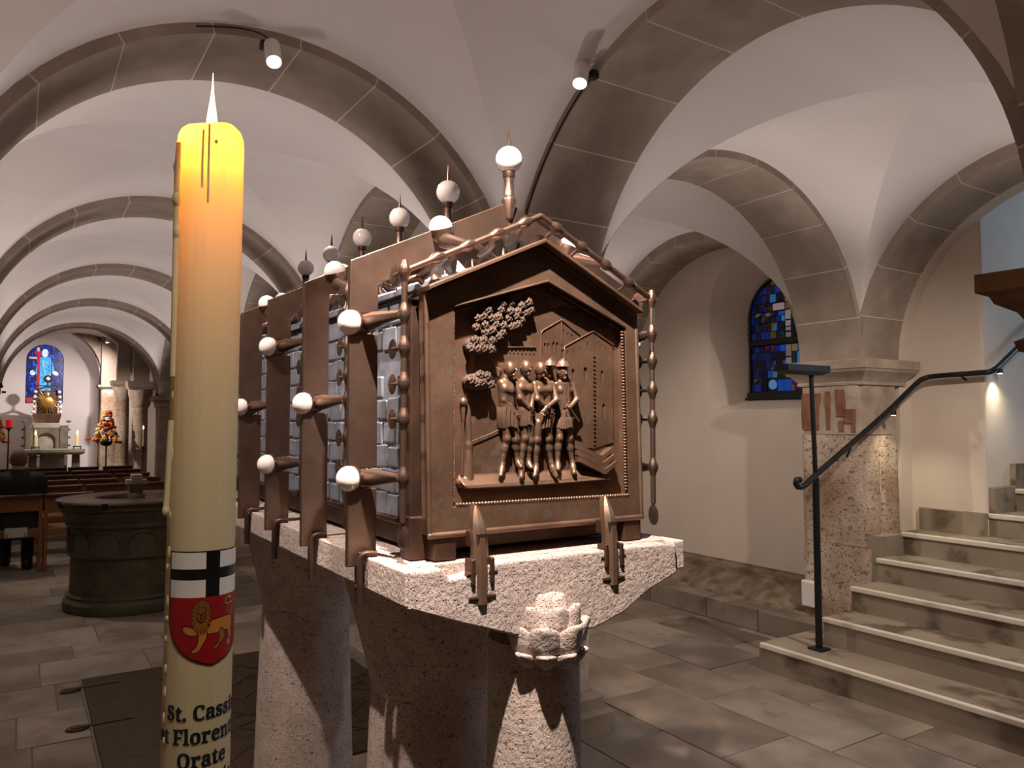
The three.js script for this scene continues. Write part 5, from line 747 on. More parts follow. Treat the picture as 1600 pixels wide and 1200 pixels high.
// ================================================================ the man on the rear chair, seen from behind
{
  const t = thing('person', 'seated man with short grey hair in a dark jacket seen from behind', 'person', [0.0, 0, -9.8]);
  const skin = M(srgb(196, 150, 126), { roughness: 0.6 }), jacket = M(srgb(30, 28, 28), { roughness: 0.9, bumpMap: coarse, bumpScale: 0.01 }), pants = M(srgb(36, 36, 40), { roughness: 0.9 }), hairM = M(srgb(112, 92, 80), { roughness: 0.85, bumpMap: fine, bumpScale: 0.004 }), shoe = M(srgb(16, 15, 14), { roughness: 0.45 });
  const cap = (a, b, ra, rb) => capsule(a, b, ra, rb), sides = [-1, 1];
  const body = [ellipsoid([0, 1.185, -0.02], [0.074, 0.1, 0.092]), ellipsoid([0, 1.13, -0.055], [0.058, 0.065, 0.06]), cap([0, 1.1, 0.0], [0, 0.98, 0.0], 0.056, 0.064), cap([-0.15, 0.96, 0], [0.15, 0.96, 0], 0.07, 0.07), cap([0, 0.93, 0], [0, 0.52, 0.0], 0.14, 0.13)];
  for (const s of sides) body.push(cap([s * 0.18, 0.95, 0], [s * 0.23, 0.7, -0.04], 0.055, 0.042), cap([s * 0.23, 0.7, -0.04], [s * 0.1, 0.6, -0.3], 0.042, 0.03), cap([s * 0.09, 0.53, -0.02], [s * 0.11, 0.52, -0.44], 0.08, 0.058), cap([s * 0.11, 0.52, -0.44], [s * 0.1, 0.09, -0.38 + (s > 0 ? 0.33 : 0)], 0.056, 0.036), cap([s * 0.1, 0.06, -0.4 + (s > 0 ? 0.33 : 0)], [s * 0.12, 0.04, -0.54 + (s > 0 ? 0.33 : 0)], 0.036, 0.032));
  const main = net(field(body, 0.04), [-0.34, -0.01, -0.66], [0.34, 1.02, 0.2], 0.014);
  const face = [body[0], body[1], body[2], cap([0, 1.16, -0.115], [0, 1.135, -0.132], 0.01, 0.014), cap([-0.03, 1.2, -0.1], [0.03, 1.2, -0.1], 0.014, 0.014), cap([-0.018, 1.09, -0.105], [0.018, 1.09, -0.105], 0.01, 0.01)]; for (const s of sides) face.push(ellipsoid([s * 0.078, 1.17, -0.01], [0.012, 0.03, 0.02]));
  const headF = field(face, 0.016), head = net(headF, [-0.11, 0.98, -0.17], [0.11, 1.31, 0.1], 0.005);
  const hands = sides.map((s) => { const hx = s * 0.08, f = [cap([s * 0.1, 0.6, -0.3], [hx, 0.59, -0.35], 0.03, 0.034)]; for (let i = 0; i < 4; i++) { const o = (i - 1.5) * 0.018; f.push(cap([hx + o, 0.59, -0.37], [hx + o * 1.1 - s * 0.01, 0.585, -0.41 - (i % 3) * 0.006], 0.01, 0.009), cap([hx + o * 1.1 - s * 0.01, 0.585, -0.41], [hx + o * 1.1 - s * 0.015, 0.565, -0.435], 0.009, 0.008)); } f.push(cap([hx - s * 0.028, 0.6, -0.33], [hx - s * 0.05, 0.6, -0.375], 0.011, 0.009)); return net(field(f, 0.006), [hx - 0.09, 0.53, -0.47], [hx + 0.09, 0.65, -0.25], 0.004); });
  part('body', [main, head, ...hands], skin, t);
  const hair = net(field([ellipsoid([0, 1.19, -0.01], [0.081, 0.106, 0.096])], 0.01), [-0.1, 1.06, -0.12], [0.1, 1.31, 0.1], 0.006); { const p = hair.attributes.position, n = hair.attributes.normal, keep = []; for (let i = 0; i < p.count; i += 3) { const y = p.getY(i), z = p.getZ(i); if (z > -0.06 + (y < 1.22 ? 0.03 : 0) || y > 1.245) if (y > 1.115) keep.push(i, i + 1, i + 2); } const pos = [], nor = []; for (const i of keep) { pos.push(p.getX(i), p.getY(i), p.getZ(i)); nor.push(n.getX(i), n.getY(i), n.getZ(i)); } const g = new THREE.BufferGeometry(); g.setAttribute('position', new THREE.Float32BufferAttribute(pos, 3)); g.setAttribute('normal', new THREE.Float32BufferAttribute(nor, 3)); part('hair', boxUV(g), hairM, t); }
  const jk = [cap([-0.165, 0.955, 0.005], [0.165, 0.955, 0.005], 0.086, 0.086), cap([0, 0.96, 0.005], [0, 1.03, 0.0], 0.1, 0.074), cap([-0.06, 0.9, 0.01], [-0.06, 0.47, 0.02], 0.15, 0.14), cap([0.06, 0.9, 0.01], [0.06, 0.47, 0.02], 0.15, 0.14)]; for (const s of sides) jk.push(cap([s * 0.19, 0.94, 0], [s * 0.245, 0.7, -0.03], 0.076, 0.064), cap([s * 0.245, 0.7, -0.03], [s * 0.12, 0.605, -0.28], 0.062, 0.046));
  part('jacket', net(field(jk, 0.05), [-0.38, 0.3, -0.36], [0.38, 1.12, 0.22], 0.012), jacket, t);
  const tr = []; for (const s of sides) tr.push(cap([s * 0.09, 0.54, -0.02], [s * 0.11, 0.53, -0.44], 0.094, 0.072), cap([s * 0.11, 0.53, -0.44], [s * 0.1, 0.1, -0.38 + (s > 0 ? 0.33 : 0)], 0.07, 0.055)); part('trousers', net(field(tr, 0.03), [-0.24, 0.03, -0.56], [0.24, 0.68, 0.12], 0.012), pants, t);
  for (const s of sides) part('shoe', net(field([cap([s * 0.1, 0.055, -0.36 + (s > 0 ? 0.33 : 0)], [s * 0.12, 0.042, -0.55 + (s > 0 ? 0.33 : 0)], 0.05, 0.042), cap([s * 0.1, 0.09, -0.37 + (s > 0 ? 0.33 : 0)], [s * 0.1, 0.05, -0.37 + (s > 0 ? 0.33 : 0)], 0.045, 0.048)], 0.02), [s * 0.11 - 0.08, 0.0, -0.62 + (s > 0 ? 0.33 : 0)], [s * 0.11 + 0.08, 0.16, -0.26 + (s > 0 ? 0.33 : 0)], 0.008), shoe, t); shadows(t);
}
// ================================================================ chancel and apse
{
  const w = struct('wall_front', 'white plastered apse with round-headed window and arch mouldings');
  const AX = 0.42, AR = 0.93, AZ = -17.75, BZ = -19.0, AS = 2.5;
  // back wall with the window opening
  const s = shapeOf([[-1.1, 0], [AX + 1.4, 0], [AX + 1.4, 3.5], [-1.1, 3.5]]), h = new THREE.Path(); h.moveTo(AX - 0.34, 1.96); h.lineTo(AX + 0.34, 1.96); h.lineTo(AX + 0.34, 2.87); h.absarc(AX, 2.87, 0.34, 0, Math.PI, false); h.closePath(); s.holes.push(h);
  const g = new THREE.ExtrudeGeometry(s, { depth: 0.25, bevelEnabled: false, curveSegments: 20 }); g.translate(0, 0, BZ - 0.25); part('apse_wall', boxUV(g), MAT.plaster, w);
  // rounded side and barrel of the apse
  const ring = (z, r, n = 26) => { const l = [V(AX - r, 0, z), V(AX - r, AS, z)]; for (let i = 1; i < n; i++) { const t = Math.PI - Math.PI * i / n; l.push(V(AX + r * Math.cos(t), AS + r * Math.sin(t), z)); } l.push(V(AX + r, AS, z), V(AX + r, 0, z)); return l; };
  const rs = []; for (let i = 0; i <= 10; i++) { const t = i / 10 * Math.PI / 2; rs.push(ring(BZ + 0.55 - Math.sin(t) * 0.56, AR - 0.12 * (1 - Math.cos(t)))); } rs.unshift(ring(AZ + 0.02, AR));
  part('apse_vault', loft(rs, { closed: false, angle: 0.9 }), MAT.plaster, w);
  const front = shapeOf([[-1.1, 0], [XW + 0.5, 0], [XW + 0.5, 3.5], [-1.1, 3.5]]), o = new THREE.Path(); o.moveTo(AX - AR, 0.001); o.lineTo(AX + AR, 0.001); o.lineTo(AX + AR, AS); o.absarc(AX, AS, AR, 0, Math.PI, false); o.closePath(); front.holes.push(o);
  const fg = new THREE.ExtrudeGeometry(front, { depth: 0.12, bevelEnabled: false, curveSegments: 24 }); fg.translate(0, 0, AZ - 0.12); part('chancel_wall', boxUV(fg), MAT.wallPlaster, w);
  // simple plaster barrel over the chancel and its arches
  const cr = []; for (const z of [-15.1, AZ]) { const l = []; for (let i = 0; i <= 24; i++) { const t = Math.PI * i / 24; l.push(V(0.9 - 1.35 * Math.cos(t), 2.25 + 1.1 * Math.sin(t), z)); } cr.push(l); } part('chancel_vault', loft(cr, { closed: false, angle: 0.9 }), MAT.plaster, w);
  arch({ label: 'stone arch framing the apse', a: AR + 0.02, b: AR + 0.02, depth: 0.2, pos: [AX, AS, AZ], face: 0.2 });
  arch({ label: 'stone chancel arch above the round column', a: 1.22, b: 1.1, depth: 0.2, pos: [0.6, 2.36, -16.6], face: 0.22, mat: 1 });
  const col = (label, x, z, r, y1, capH, capW, mat, round) => { const p = struct('pillar', label, [x, 0, z]); part('base', squareLathe([[capW * 0.62, 0], [capW * 0.62, 0.5], [capW * 0.55, 0.55], [r, 0.62]]), mat, p); part('shaft', round ? lathe([[r, 0.6], [r * 1.02, 0.8], [r * 0.97, y1]], 28) : rough(-r, r, 0.6, y1, -r, r, 0.005), mat, p); part('capital', round ? [lathe([[r, y1 - 0.02], [r * 1.12, y1], [r * 1.3, y1 + 0.06], [capW / 2, y1 + capH * 0.5], [capW / 2, y1 + capH * 0.7]], 28), squareLathe([[capW / 2, y1 + capH * 0.68], [capW / 2 + 0.03, y1 + capH * 0.8], [capW / 2 + 0.035, y1 + capH]])] : squareLathe([[r, y1], [capW / 2, y1 + capH * 0.6], [capW / 2, y1 + capH]]), MAT.pillarSmooth, p); part('impost', squareLathe([[r, y1 + capH], [r, 3.5]]), MAT.arch[1], p); shadows(p); };
  col('pinkish pier at the mouth of the apse', 1.5, -17.5, 0.15, 2.22, 0.09, 0.42, MAT.pillar, false);
  col('round mottled column with block capital beside the apse', 1.66, -16.5, 0.115, 2.02, 0.34, 0.36, MAT.pillar, true);
  col('tall round column with cushion capital at the chancel side', 1.9, -15.95, 0.135, 1.86, 0.47, 0.42, MAT.pillarSmooth, true);
  // apse window: leaded panes carrying the picture of a robed figure
  const win = struct('window_2', 'round-headed stained glass window in blues above the altar', [AX, 0, BZ - 0.06]);
  const c = document.createElement('canvas'); c.width = 340; c.height = 620; const x = c.getContext('2d'); reseed(23);
  x.fillStyle = '#08206a'; x.fillRect(0, 0, 340, 620); const cols = ['#0a1a58', '#0d2f9c', '#1244c8', '#081648', '#1b58d8', '#050d30', '#0a2a88']; for (let i = 0; i < 260; i++) { x.fillStyle = cols[Math.floor(R() * 7)]; x.save(); x.translate(R() * 340, R() * 620); x.rotate(rr(-0.4, 0.4)); x.fillRect(-14, -22, rr(14, 34), rr(20, 60)); x.restore(); }
  x.fillStyle = '#3aa6e8'; x.beginPath(); x.moveTo(130, 130); x.quadraticCurveTo(80, 240, 86, 320); x.lineTo(118, 300); x.lineTo(116, 620); x.lineTo(238, 620); x.lineTo(224, 300); x.lineTo(258, 300); x.quadraticCurveTo(252, 180, 206, 130); x.fill(); x.fillStyle = '#6fcdf4'; for (let i = 0; i < 40; i++) x.fillRect(rr(120, 215), rr(150, 560), rr(6, 16), rr(24, 60));
  x.fillStyle = '#d6e4f4'; x.beginPath(); x.ellipse(168, 90, 30, 44, 0, 0, 7); x.fill(); x.fillStyle = '#f2f4fa'; x.beginPath(); x.ellipse(60, 300, 24, 26, 0, 0, 7); x.ellipse(268, 300, 30, 20, 0.6, 0, 7); x.fill();
  x.fillStyle = '#c01430'; x.fillRect(98, 60, 26, 430); x.fillRect(70, 74, 70, 26); x.fillStyle = '#e8b070'; x.fillRect(24, 134, 70, 20); x.fillRect(94, 34, 24, 40); x.fillStyle = '#b03a24'; x.fillRect(10, 560, 60, 50); x.fillRect(290, 530, 40, 50);
  x.strokeStyle = '#02040c'; x.lineWidth = 4; for (let i = 0; i < 110; i++) { x.beginPath(); const a = R() * 340, b = R() * 620; x.moveTo(a, b); x.lineTo(a + rr(-40, 40), b + rr(-50, 50)); x.stroke(); } x.fillStyle = '#02040c'; x.fillRect(0, 430, 340, 7);
  const m = new THREE.CanvasTexture(c); m.colorSpace = THREE.SRGBColorSpace; m.magFilter = THREE.LinearFilter;
  const ws = new THREE.Shape(); ws.moveTo(-0.34, 1.96); ws.lineTo(0.34, 1.96); ws.lineTo(0.34, 2.87); ws.absarc(0, 2.87, 0.34, 0, Math.PI, false); ws.closePath(); const wg = new THREE.ExtrudeGeometry(ws, { depth: 0.012, bevelEnabled: false, curveSegments: 24 }); { const p = wg.attributes.position, u = wg.attributes.uv; for (let i = 0; i < p.count; i++) u.setXY(i, (p.getX(i) + 0.34) / 0.68, (p.getY(i) - 1.96) / 1.25); }
  part('pane', wg, M(srgb(20, 20, 30), { map: m, emissive: WHITE, emissiveMap: m, emissiveIntensity: 1.1, roughness: 0.3 }), win);
  const fr = []; for (let i = 0; i <= 24; i++) { const t = Math.PI * i / 24; fr.push([0.345 * Math.cos(t), 2.87 + 0.345 * Math.sin(t), 0.02]); } part('window_frame', [tube([[0.345, 1.96, 0.02], ...fr, [-0.345, 1.96, 0.02]], 0.014, 80, 6, false, 0), rbox(0.72, 0.04, 0.04, 0.004, 0, 1.955, 0.02), rbox(0.68, 0.012, 0.012, 0.002, 0, 2.33, 0.02), rbox(0.012, 1.2, 0.012, 0.002, 0.12, 2.55, 0.02)], MAT.iron, win); shadows(win);
  for (const [px, pz, ty] of [[-0.55, -16.3, 1.0], [1.35, -16.2, 1.2]]) { const d = new THREE.SpotLight(NEUTRAL, I_CHANCEL, 0, 0.75, 0.7); d.position.set(px, 3.05, pz); d.target.position.set(AX, ty, BZ); d.castShadow = true; d.shadow.radius = 2; scene.add(d, d.target); const t = thing('ceiling_spotlight', px < 0 ? 'small spotlight tube at the chancel vault, nave side' : 'small spotlight tube at the chancel vault, aisle side', 'lamp', [px, 3.09, pz]); part('tube_body', lathe([[0.001, 0.05], [0.03, 0.05], [0.032, -0.03], [0.028, -0.03], [0.027, -0.02], [0.001, -0.02]], 16), MAT.whitePaint, t); part('lens', lathe([[0.001, -0.022], [0.026, -0.022], [0.026, -0.02]], 16), MAT.lens, t); }
}
// ---- altar and what stands around it
{
  const Z = -17.3, y0 = 0.0, top = 1.045;
  const dais = thing('altar_dais', 'low stone step carrying the altar', 'step', [0.58, 0, Z]); part('step', rbox(1.16, 0.16, 0.6, 0.01, 0, 0.08, 0), MAT.stair, dais); part('step_edge', rbox(1.18, 0.02, 0.62, 0.006, 0, 0.165, 0), MAT.nosing, dais); shadows(dais);
  const a = thing('altar', 'grey stone altar table with pillar legs and central block', 'altar', [0.58, 0, Z]);
  part('mensa', [squareLathe([[0.45, top - 0.1, -0.18], [0.49, top - 0.07, -0.19], [0.5, top - 0.05, -0.19], [0.5, top, -0.19]])], MAT.altar, a);
  for (const s of [-1, 1]) part('leg', squareLathe([[0.075, 0.175], [0.065, top - 0.1]]).translate(s * 0.36, 0, 0), MAT.altar, a);
  const b = part('block', rbox(0.4, 0.78, 0.35, 0.008, -0.04, 0.565, 0), MAT.altar, a); const ns = new THREE.Shape(); ns.moveTo(-0.08, 0); ns.lineTo(0.08, 0); ns.lineTo(0.08, 0.14); ns.absarc(0, 0.14, 0.08, 0, Math.PI, false); ns.closePath(); part('niche', extrude(ns, 0.01, 0.002), MAT.darkStone, b, [-0.02, 0.35, 0.175]); shadows(a);
  const small = (x, label) => { const t = thing('altar_candle', label, 'candle', [x, top + 0.0, Z + 0.03], 0, 'candles on the altar'); part('holder', [rbox(0.14, 0.016, 0.1, 0.003, 0, 0.05, 0), ...[[-1, -1], [1, -1], [-1, 1], [1, 1]].map(([p, q]) => rbox(0.016, 0.05, 0.016, 0.002, p * 0.058, 0.025, q * 0.04))], MAT.iron, t); part('candle_body', lathe([[0.001, 0.055], [0.034, 0.055], [0.034, 0.275], [0.001, 0.275]], 16), MAT.wax, t); part('flame', lathe([[0.001, 0.275], [0.016, 0.295], [0.018, 0.315], [0.008, 0.345], [0.001, 0.37]], 12), MAT.flame, t); const l = new THREE.PointLight(new THREE.Color(1, 0.65, 0.3), 0.06); l.position.set(x, top + 0.32, Z + 0.03); l.castShadow = true; scene.add(l); shadows(t); };
  small(0.26, 'lit cream candle on a black stand at the stele end of the altar'); small(0.955, 'lit cream candle on a black stand at the free end of the altar');
  // stone stele with tabernacle and ray monstrance
  const SX2 = 0.45, SZ = -17.95, s = thing('tabernacle_stele', 'dark carved stone stele with tabernacle box and golden ray monstrance', 'tabernacle', [SX2, 0, SZ]);
  reseed(44);
  for (const k of [-1, 1]) { part('side_pier', rough(k * 0.29 - 0.085, k * 0.29 + 0.085, 0.3, 1.5, -0.09, 0.09, 0.025, 0.04, 5 + k), MAT.darkStone, s); for (let i = 0; i < 4; i++) part('knob', ball(0.035, k * 0.38, 1.1 + i * 0.16, 0.0, 10, 8, [1.3, 0.7, 1]), MAT.darkStone, s); }
  part('pedestal', rbox(0.75, 0.9, 0.2, 0.01, 0, 0.45, -0.02), MAT.darkStone, s);
  { const q = shapeOf([[-0.22, 0.9], [-0.22, 1.45], [0.22, 1.45], [0.22, 0.9]]), o = new THREE.Path(); o.moveTo(-0.16, 0.9); o.lineTo(-0.16, 1.2); o.absarc(0, 1.2, 0.16, Math.PI, 0, true); o.lineTo(0.16, 0.9); o.closePath(); q.holes.push(o); part('arch_frame', extrude(q, 0.1, 0.004, 0), MAT.darkStone, s); part('arch_panel', box(-0.17, 0.17, 0.9, 1.38, 0.0, 0.03), MAT.altar, s); }
  part('lintel', rbox(0.46, 0.1, 0.16, 0.01, 0, 1.5, 0.03), MAT.altar, s); part('tabernacle_box', loft([sq(0.21, 0.09, 1.55), sq(0.25, 0.11, 1.71), sq(0.2, 0.08, 1.74)], { angle: 0.2 }), MAT.bronze, s);
  for (const k of [-1, 1]) { part('post', rod([k * 0.23, 1.7, 0.05], [k * 0.2, 2.2, 0.05], 0.012), MAT.bronzeDark, s); for (let i = 0; i < 5; i++) part('enamel_ball', ball(0.033, k * (0.235 - i * 0.008), 1.77 + i * 0.1, 0.06, 12, 8), MAT.enamel, s); }
  part('cage_back', [rod([-0.2, 2.2, 0.04], [0, 2.28, 0.04], 0.016), rod([0.2, 2.2, 0.04], [0, 2.28, 0.04], 0.016), rbox(0.36, 0.46, 0.02, 0.005, 0, 1.97, -0.02)], MAT.bronzeDark, s);
  const rays = []; for (let i = 0; i < 24; i++) { const q = i / 24 * Math.PI * 2; rays.push(rod([Math.cos(q) * 0.08, 1.97 + Math.sin(q) * 0.08, 0.09], [Math.cos(q) * (i % 2 ? 0.2 : 0.25), 1.97 + Math.sin(q) * (i % 2 ? 0.2 : 0.25), 0.09], 0.009, 0.003, 6)); } part('rays', rays, MAT.gold, s); part('sun_disc', lathe([[0.001, 0.02], [0.06, 0.016], [0.1, 0.004], [0.1, -0.004], [0.001, -0.01]], 24).rotateX(Math.PI / 2).translate(0, 1.97, 0.1), MAT.gold, s); part('sun_disc', ball(0.05, 0, 2.1, 0.09, 14, 10, [0.9, 1.3, 0.5]), MAT.gold, s);
  part('orb_stem', rod([0, 2.27, 0.04], [0, 2.38, 0.04], 0.014), MAT.bronzeDark, s); part('orb', lathe([[0.001, 0.03], [0.05, 0.028], [0.075, 0], [0.05, -0.028], [0.001, -0.03]], 20).rotateX(Math.PI / 2).translate(0, 2.43, 0.05), MAT.bronzeDark, s); part('enamel_ball', ball(0.04, 0, 2.43, 0.075, 12, 10), MAT.enamel, s); shadows(s);
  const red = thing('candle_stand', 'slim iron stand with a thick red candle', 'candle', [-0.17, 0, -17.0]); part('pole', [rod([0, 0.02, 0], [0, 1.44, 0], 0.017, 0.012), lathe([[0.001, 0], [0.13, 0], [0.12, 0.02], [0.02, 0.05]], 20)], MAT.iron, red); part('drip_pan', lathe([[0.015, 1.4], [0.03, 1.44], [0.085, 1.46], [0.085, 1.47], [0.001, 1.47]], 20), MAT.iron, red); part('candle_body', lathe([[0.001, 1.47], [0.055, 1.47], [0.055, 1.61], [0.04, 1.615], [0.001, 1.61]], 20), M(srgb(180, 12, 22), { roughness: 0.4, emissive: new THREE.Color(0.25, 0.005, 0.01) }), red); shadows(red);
  const bouquet = (x, z, label) => { const t = thing('flower_arrangement', label, 'flowers', [x, 0, z]); part('stand', [rod([0, 0.02, 0], [0, 1.16, 0], 0.014), lathe([[0.001, 0], [0.12, 0], [0.1, 0.02], [0.014, 0.05]], 16)], MAT.iron, t); part('bowl', lathe([[0.001, 1.12], [0.08, 1.15], [0.11, 1.22], [0.001, 1.22]], 16), MAT.iron, t);
    reseed(66); const cs = [srgb(240, 170, 60), srgb(226, 96, 40), srgb(240, 226, 214), srgb(236, 196, 120), srgb(214, 74, 44)].map((q) => M(q, { roughness: 0.8 })); const petals = []; for (let i = 0; i < 9; i++) { const q = i * 2.4; petals.push(ball(0.022, Math.cos(q) * 0.026, 0.012 * (i % 3), Math.sin(q) * 0.026, 8, 6, [1.2, 0.7, 1.2])); } petals.push(ball(0.02, 0, 0.022, 0, 8, 6)); const bl = merge(petals);
    const lv = []; for (let i = 0; i < 60; i++) { const v = R(), ang = R() * 6.28, rad = lerp(0.2, 0.03, v) * Math.sqrt(R()); lv.push(ball(0.03, Math.cos(ang) * rad, 1.2 + v * 0.5, Math.sin(ang) * rad, 6, 4, [0.5, 1.3, 0.8])); } part('foliage', lv, M(srgb(40, 52, 26), { roughness: 0.9 }), t).userData.kind = 'stuff';
    for (let i = 0; i < 44; i++) { const v = (i + 0.5) / 44, ang = i * 2.4, rad = lerp(0.215, 0.03, Math.pow(v, 0.8)); part('blossom', bl, cs[Math.floor(R() * 5)], t, [Math.cos(ang) * rad, 1.2 + v * 0.55 + rr(-0.02, 0.02), Math.sin(ang) * rad], [rr(-0.6, 0.6), ang, rr(-0.9, 0.9)]); } part('blossom', bl, cs[4], t, [-0.3, 1.26, 0.05]); shadows(t); };
  bouquet(1.34, -15.85, 'tall arrangement of orange and white flowers on an iron stand'); bouquet(-0.4, -16.9, 'second flower arrangement on an iron stand at the picture edge');
  const tp = thing('taper_candle', 'thin burning taper in a small black holder by the cushion-capital column', 'candle', [1.92, 0, -15.6]); part('candle_body', rod([0, 1.12, 0], [0, 1.44, 0], 0.008), MAT.wax, tp); part('flame', lathe([[0.001, 1.44], [0.012, 1.455], [0.012, 1.475], [0.001, 1.51]], 10), MAT.flame, tp); part('holder', [lathe([[0.001, 1.06], [0.014, 1.07], [0.022, 1.12], [0.008, 1.13]], 12), rod([0, 0, 0], [0, 1.08, 0], 0.009), lathe([[0.001, 0], [0.1, 0], [0.09, 0.02], [0.009, 0.03]], 14)], MAT.iron, tp); shadows(tp);
}
// ================================================================ aisle window: leaded panes, each its own piece of glass
{
  const w = struct('window_1', 'tall round-headed stained glass window in deep blues with a pale cross', [XWIN, 0, WZ]);
  reseed(404);
  const H = 0.37, y0 = 1.86, ys = 2.53;
  // panes on the (z, y) plane; u runs along -z as seen from the nave: u = 0 at the far edge
  const glass = {}; const G = (c, e) => glass[c + e] ??= M(new THREE.Color(c).multiplyScalar(0.25), { emissive: new THREE.Color(c), emissiveIntensity: e * 0.42, roughness: 0.25 });
  const blues = ['#06103a', '#0a1f78', '#0d2a9c', '#040a28', '#1238b4', '#081a60', '#050c30', '#0f2f8c'], light = ['#1e62d8', '#2f8ad8', '#46a4e0'], ochre = ['#7a5a20', '#94702c', '#4e3814', '#a88a4a', '#b09858'], pale = ['#c8b4b4', '#b8a0a4', '#a08c94', '#dcc8c8'], misc = ['#3c1a14', '#5c1c6c', '#7a2a80', '#123c3c', '#2a0f0c'];
  const inside = (u, y) => y <= ys ? Math.abs(u) <= H : Math.hypot(u, y - ys) <= H;
  const pane = (pts, c, e = 0.5) => { const clipped = pts.map(([u, y]) => { if (y > ys) { const d = Math.hypot(u, y - ys); if (d > H - 0.008) return [u * (H - 0.008) / d, ys + (y - ys) * (H - 0.008) / d]; } return [clamp(u, -H + 0.008, H - 0.008), y]; }); const cx = clipped.reduce((s, p) => s + p[0], 0) / clipped.length, cy = clipped.reduce((s, p) => s + p[1], 0) / clipped.length; const area = Math.abs(clipped.reduce((s, p, i) => { const q = clipped[(i + 1) % clipped.length]; return s + p[0] * q[1] - q[0] * p[1]; }, 0) / 2); if (area < 2e-4) return; const ins = clipped.map(([u, y]) => { const d = Math.hypot(u - cx, y - cy) || 1; return [u - (u - cx) / d * 0.0055, y - (y - cy) / d * 0.0055]; }); const g = new THREE.ExtrudeGeometry(shapeOf(ins), { depth: 0.006, bevelEnabled: false }); g.rotateY(-Math.PI / 2); part('pane', boxUV(g), G(c, e), w); };
  const rect = (u0, u1, a, b, c, e) => pane([[u0, a], [u1, a], [u1, b], [u0, b]], c, e);
  const pick = (l) => l[Math.floor(R() * l.length)];
  // pale cross with ochre centre, crossing set off the middle
  const cu = 0.045, cw = 0.03; const crossY = 2.62;
  const cells = [];
  for (const [ya, yb] of [[2.83, 2.9], [2.74, 2.83]]) rect(cu - cw, cu + cw, ya, yb, pick(pale), 0.62);
  rect(cu - cw, cu + cw, 2.665, 2.74, '#c8b4b4', 0.7); rect(cu - cw, cu + cw, crossY - 0.025, 2.66, '#94702c', 0.6); rect(cu - 0.165, cu - cw - 0.004, crossY - 0.025, 2.66, '#c8b4b4', 0.7); rect(cu + cw + 0.004, cu + 0.16, crossY - 0.025, 2.66, '#f0dcdc', 0.9);
  for (const [ya, yb] of [[2.5, 2.59], [2.44, 2.495], [2.4, 2.435], [2.34, 2.39], [2.17, 2.28], [2.07, 2.165], [1.98, 2.065]]) rect(cu - cw, cu + cw, ya, yb, pick(pale), 0.6);
  // fields left and right of the shaft: irregular courses
  const field2 = (u0, u1, a, b, fn) => { let y = a; while (y < b - 0.01) { const h = Math.min(b - y, rr(0.045, 0.13)); let u = u0; while (u < u1 - 0.008) { const ww = Math.min(u1 - u, rr(0.026, 0.07)); const u2 = u1 - (u + ww) < 0.022 ? u1 : u + ww; const [c, e] = fn((u + u2) / 2, y + h / 2); if (R() < 0.18) { pane([[u, y], [u2, y], [u2, y + h]], c, e); pane([[u, y], [u2, y + h], [u, y + h]], pick(R() < 0.5 ? ochre : misc), 0.4); } else rect(u, u2, y, y + h, c, e); u = u2; } y += h; } };
  const tone = (u, y) => { const k = R(); if (u < -0.2) return [pick(blues.slice(3)), 0.35]; if (k < 0.5) return [pick(blues), 0.6]; if (k < 0.68) return [pick(light), 0.65]; if (k < 0.86) return [pick(ochre), 0.5]; return [pick(misc), 0.4]; };
  field2(-H, cu - cw - 0.004, 2.34, 2.585, tone); field2(cu + cw + 0.004, H, 2.34, 2.585, tone); field2(-H, cu - cw - 0.004, 2.67, 2.92, tone); field2(cu + cw + 0.004, H, 2.67, 2.92, tone); field2(-H, cu - 0.17, 2.59, 2.665, tone); field2(cu + 0.165, H, 2.59, 2.665, tone);
  for (const [u, s] of [[-0.17, 1], [-0.03, 1], [0.1, 1]]) { }
  field2(-H, cu - cw - 0.004, 2.06, 2.28, (u) => u < -0.15 ? [pick(blues.slice(3)), 0.3] : tone(u)); field2(cu + cw + 0.004, H, 1.98, 2.28, tone);
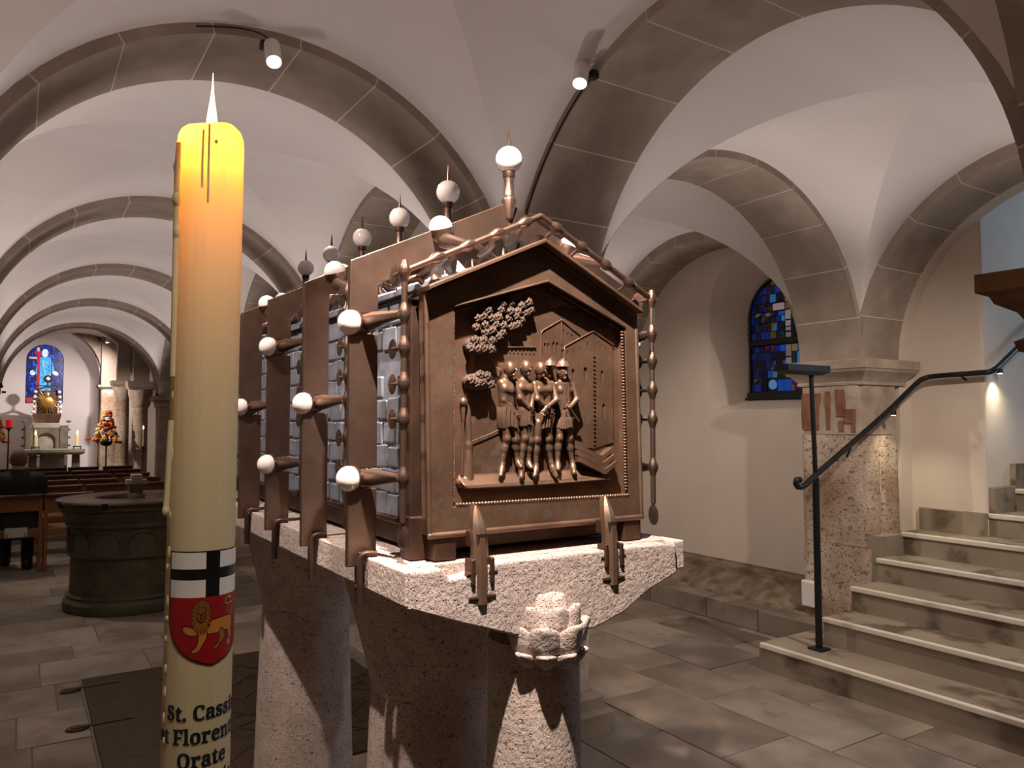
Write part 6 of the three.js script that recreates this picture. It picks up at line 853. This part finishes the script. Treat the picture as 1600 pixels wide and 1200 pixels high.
  // the round light blue pane low in the window
  const disc = []; for (let i = 0; i < 18; i++) disc.push([-0.13 + 0.05 * Math.cos(i / 18 * 6.283), 1.925 + 0.05 * Math.sin(i / 18 * 6.283)]); pane(disc, '#6aa8f0', 0.8);
  field2(-H, -0.185, 1.86, 2.055, (u) => [pick(blues.slice(3)), 0.3]); field2(-0.075, cu + cw, 1.86, 1.975, (u) => R() < 0.5 ? [pick(light), 0.6] : [pick(blues), 0.5]); field2(cu + cw, H, 1.86, 1.975, (u) => [pick([...ochre, ...light, ...misc]), 0.5]); field2(-0.18, -0.08, 1.985, 2.055, () => [pick(light), 0.5]);
  // lead bed behind, iron frame and bar
  const back = new THREE.Shape(); back.moveTo(-H, 1.8); back.lineTo(H, 1.8); back.lineTo(H, ys); back.absarc(0, ys, H, 0, Math.PI, false); back.closePath(); const bg = new THREE.ExtrudeGeometry(back, { depth: 0.01, bevelEnabled: false, curveSegments: 24 }); bg.rotateY(-Math.PI / 2); bg.translate(0.012, 0, 0); part('lead_bed', boxUV(bg), M(srgb(6, 6, 8), { roughness: 0.6 }), w);
  const fr = []; for (let i = 0; i <= 24; i++) { const t = Math.PI * i / 24; fr.push([-0.012, ys + (H + 0.004) * Math.sin(t), (H + 0.004) * Math.cos(t)]); } part('window_frame', [tube([[-0.012, 1.81, H + 0.004], ...fr, [-0.012, 1.81, -H - 0.004]], 0.014, 100, 6, false, 0), rbox(0.05, 0.05, 0.78, 0.004, -0.02, 1.828, 0), rbox(0.07, 0.022, 0.8, 0.004, -0.03, 1.8, 0), rbox(0.03, 0.045, 0.76, 0.004, -0.012, 2.31, 0)], MAT.iron, w);
  for (const y of [2.4, 2.36, 2.45]) part('frame_clip', ball(0.01, -0.02, y, -H - 0.012, 8, 6), MAT.iron, w); shadows(w);
}
// ---- small white box low on the wall beside the pillar
{ const t = thing('junction_box', 'small white box low on the wall beside the weathered pillar', 'box', [4.93, 0.33, -3.62]); part('housing', rbox(0.07, 0.19, 0.13, 0.008, 0, 0, 0), MAT.whitePaint, t); part('lid', rbox(0.008, 0.17, 0.11, 0.003, -0.038, 0, 0), MAT.whitePaint, t); shadows(t); }

renderer.render(scene, camera);
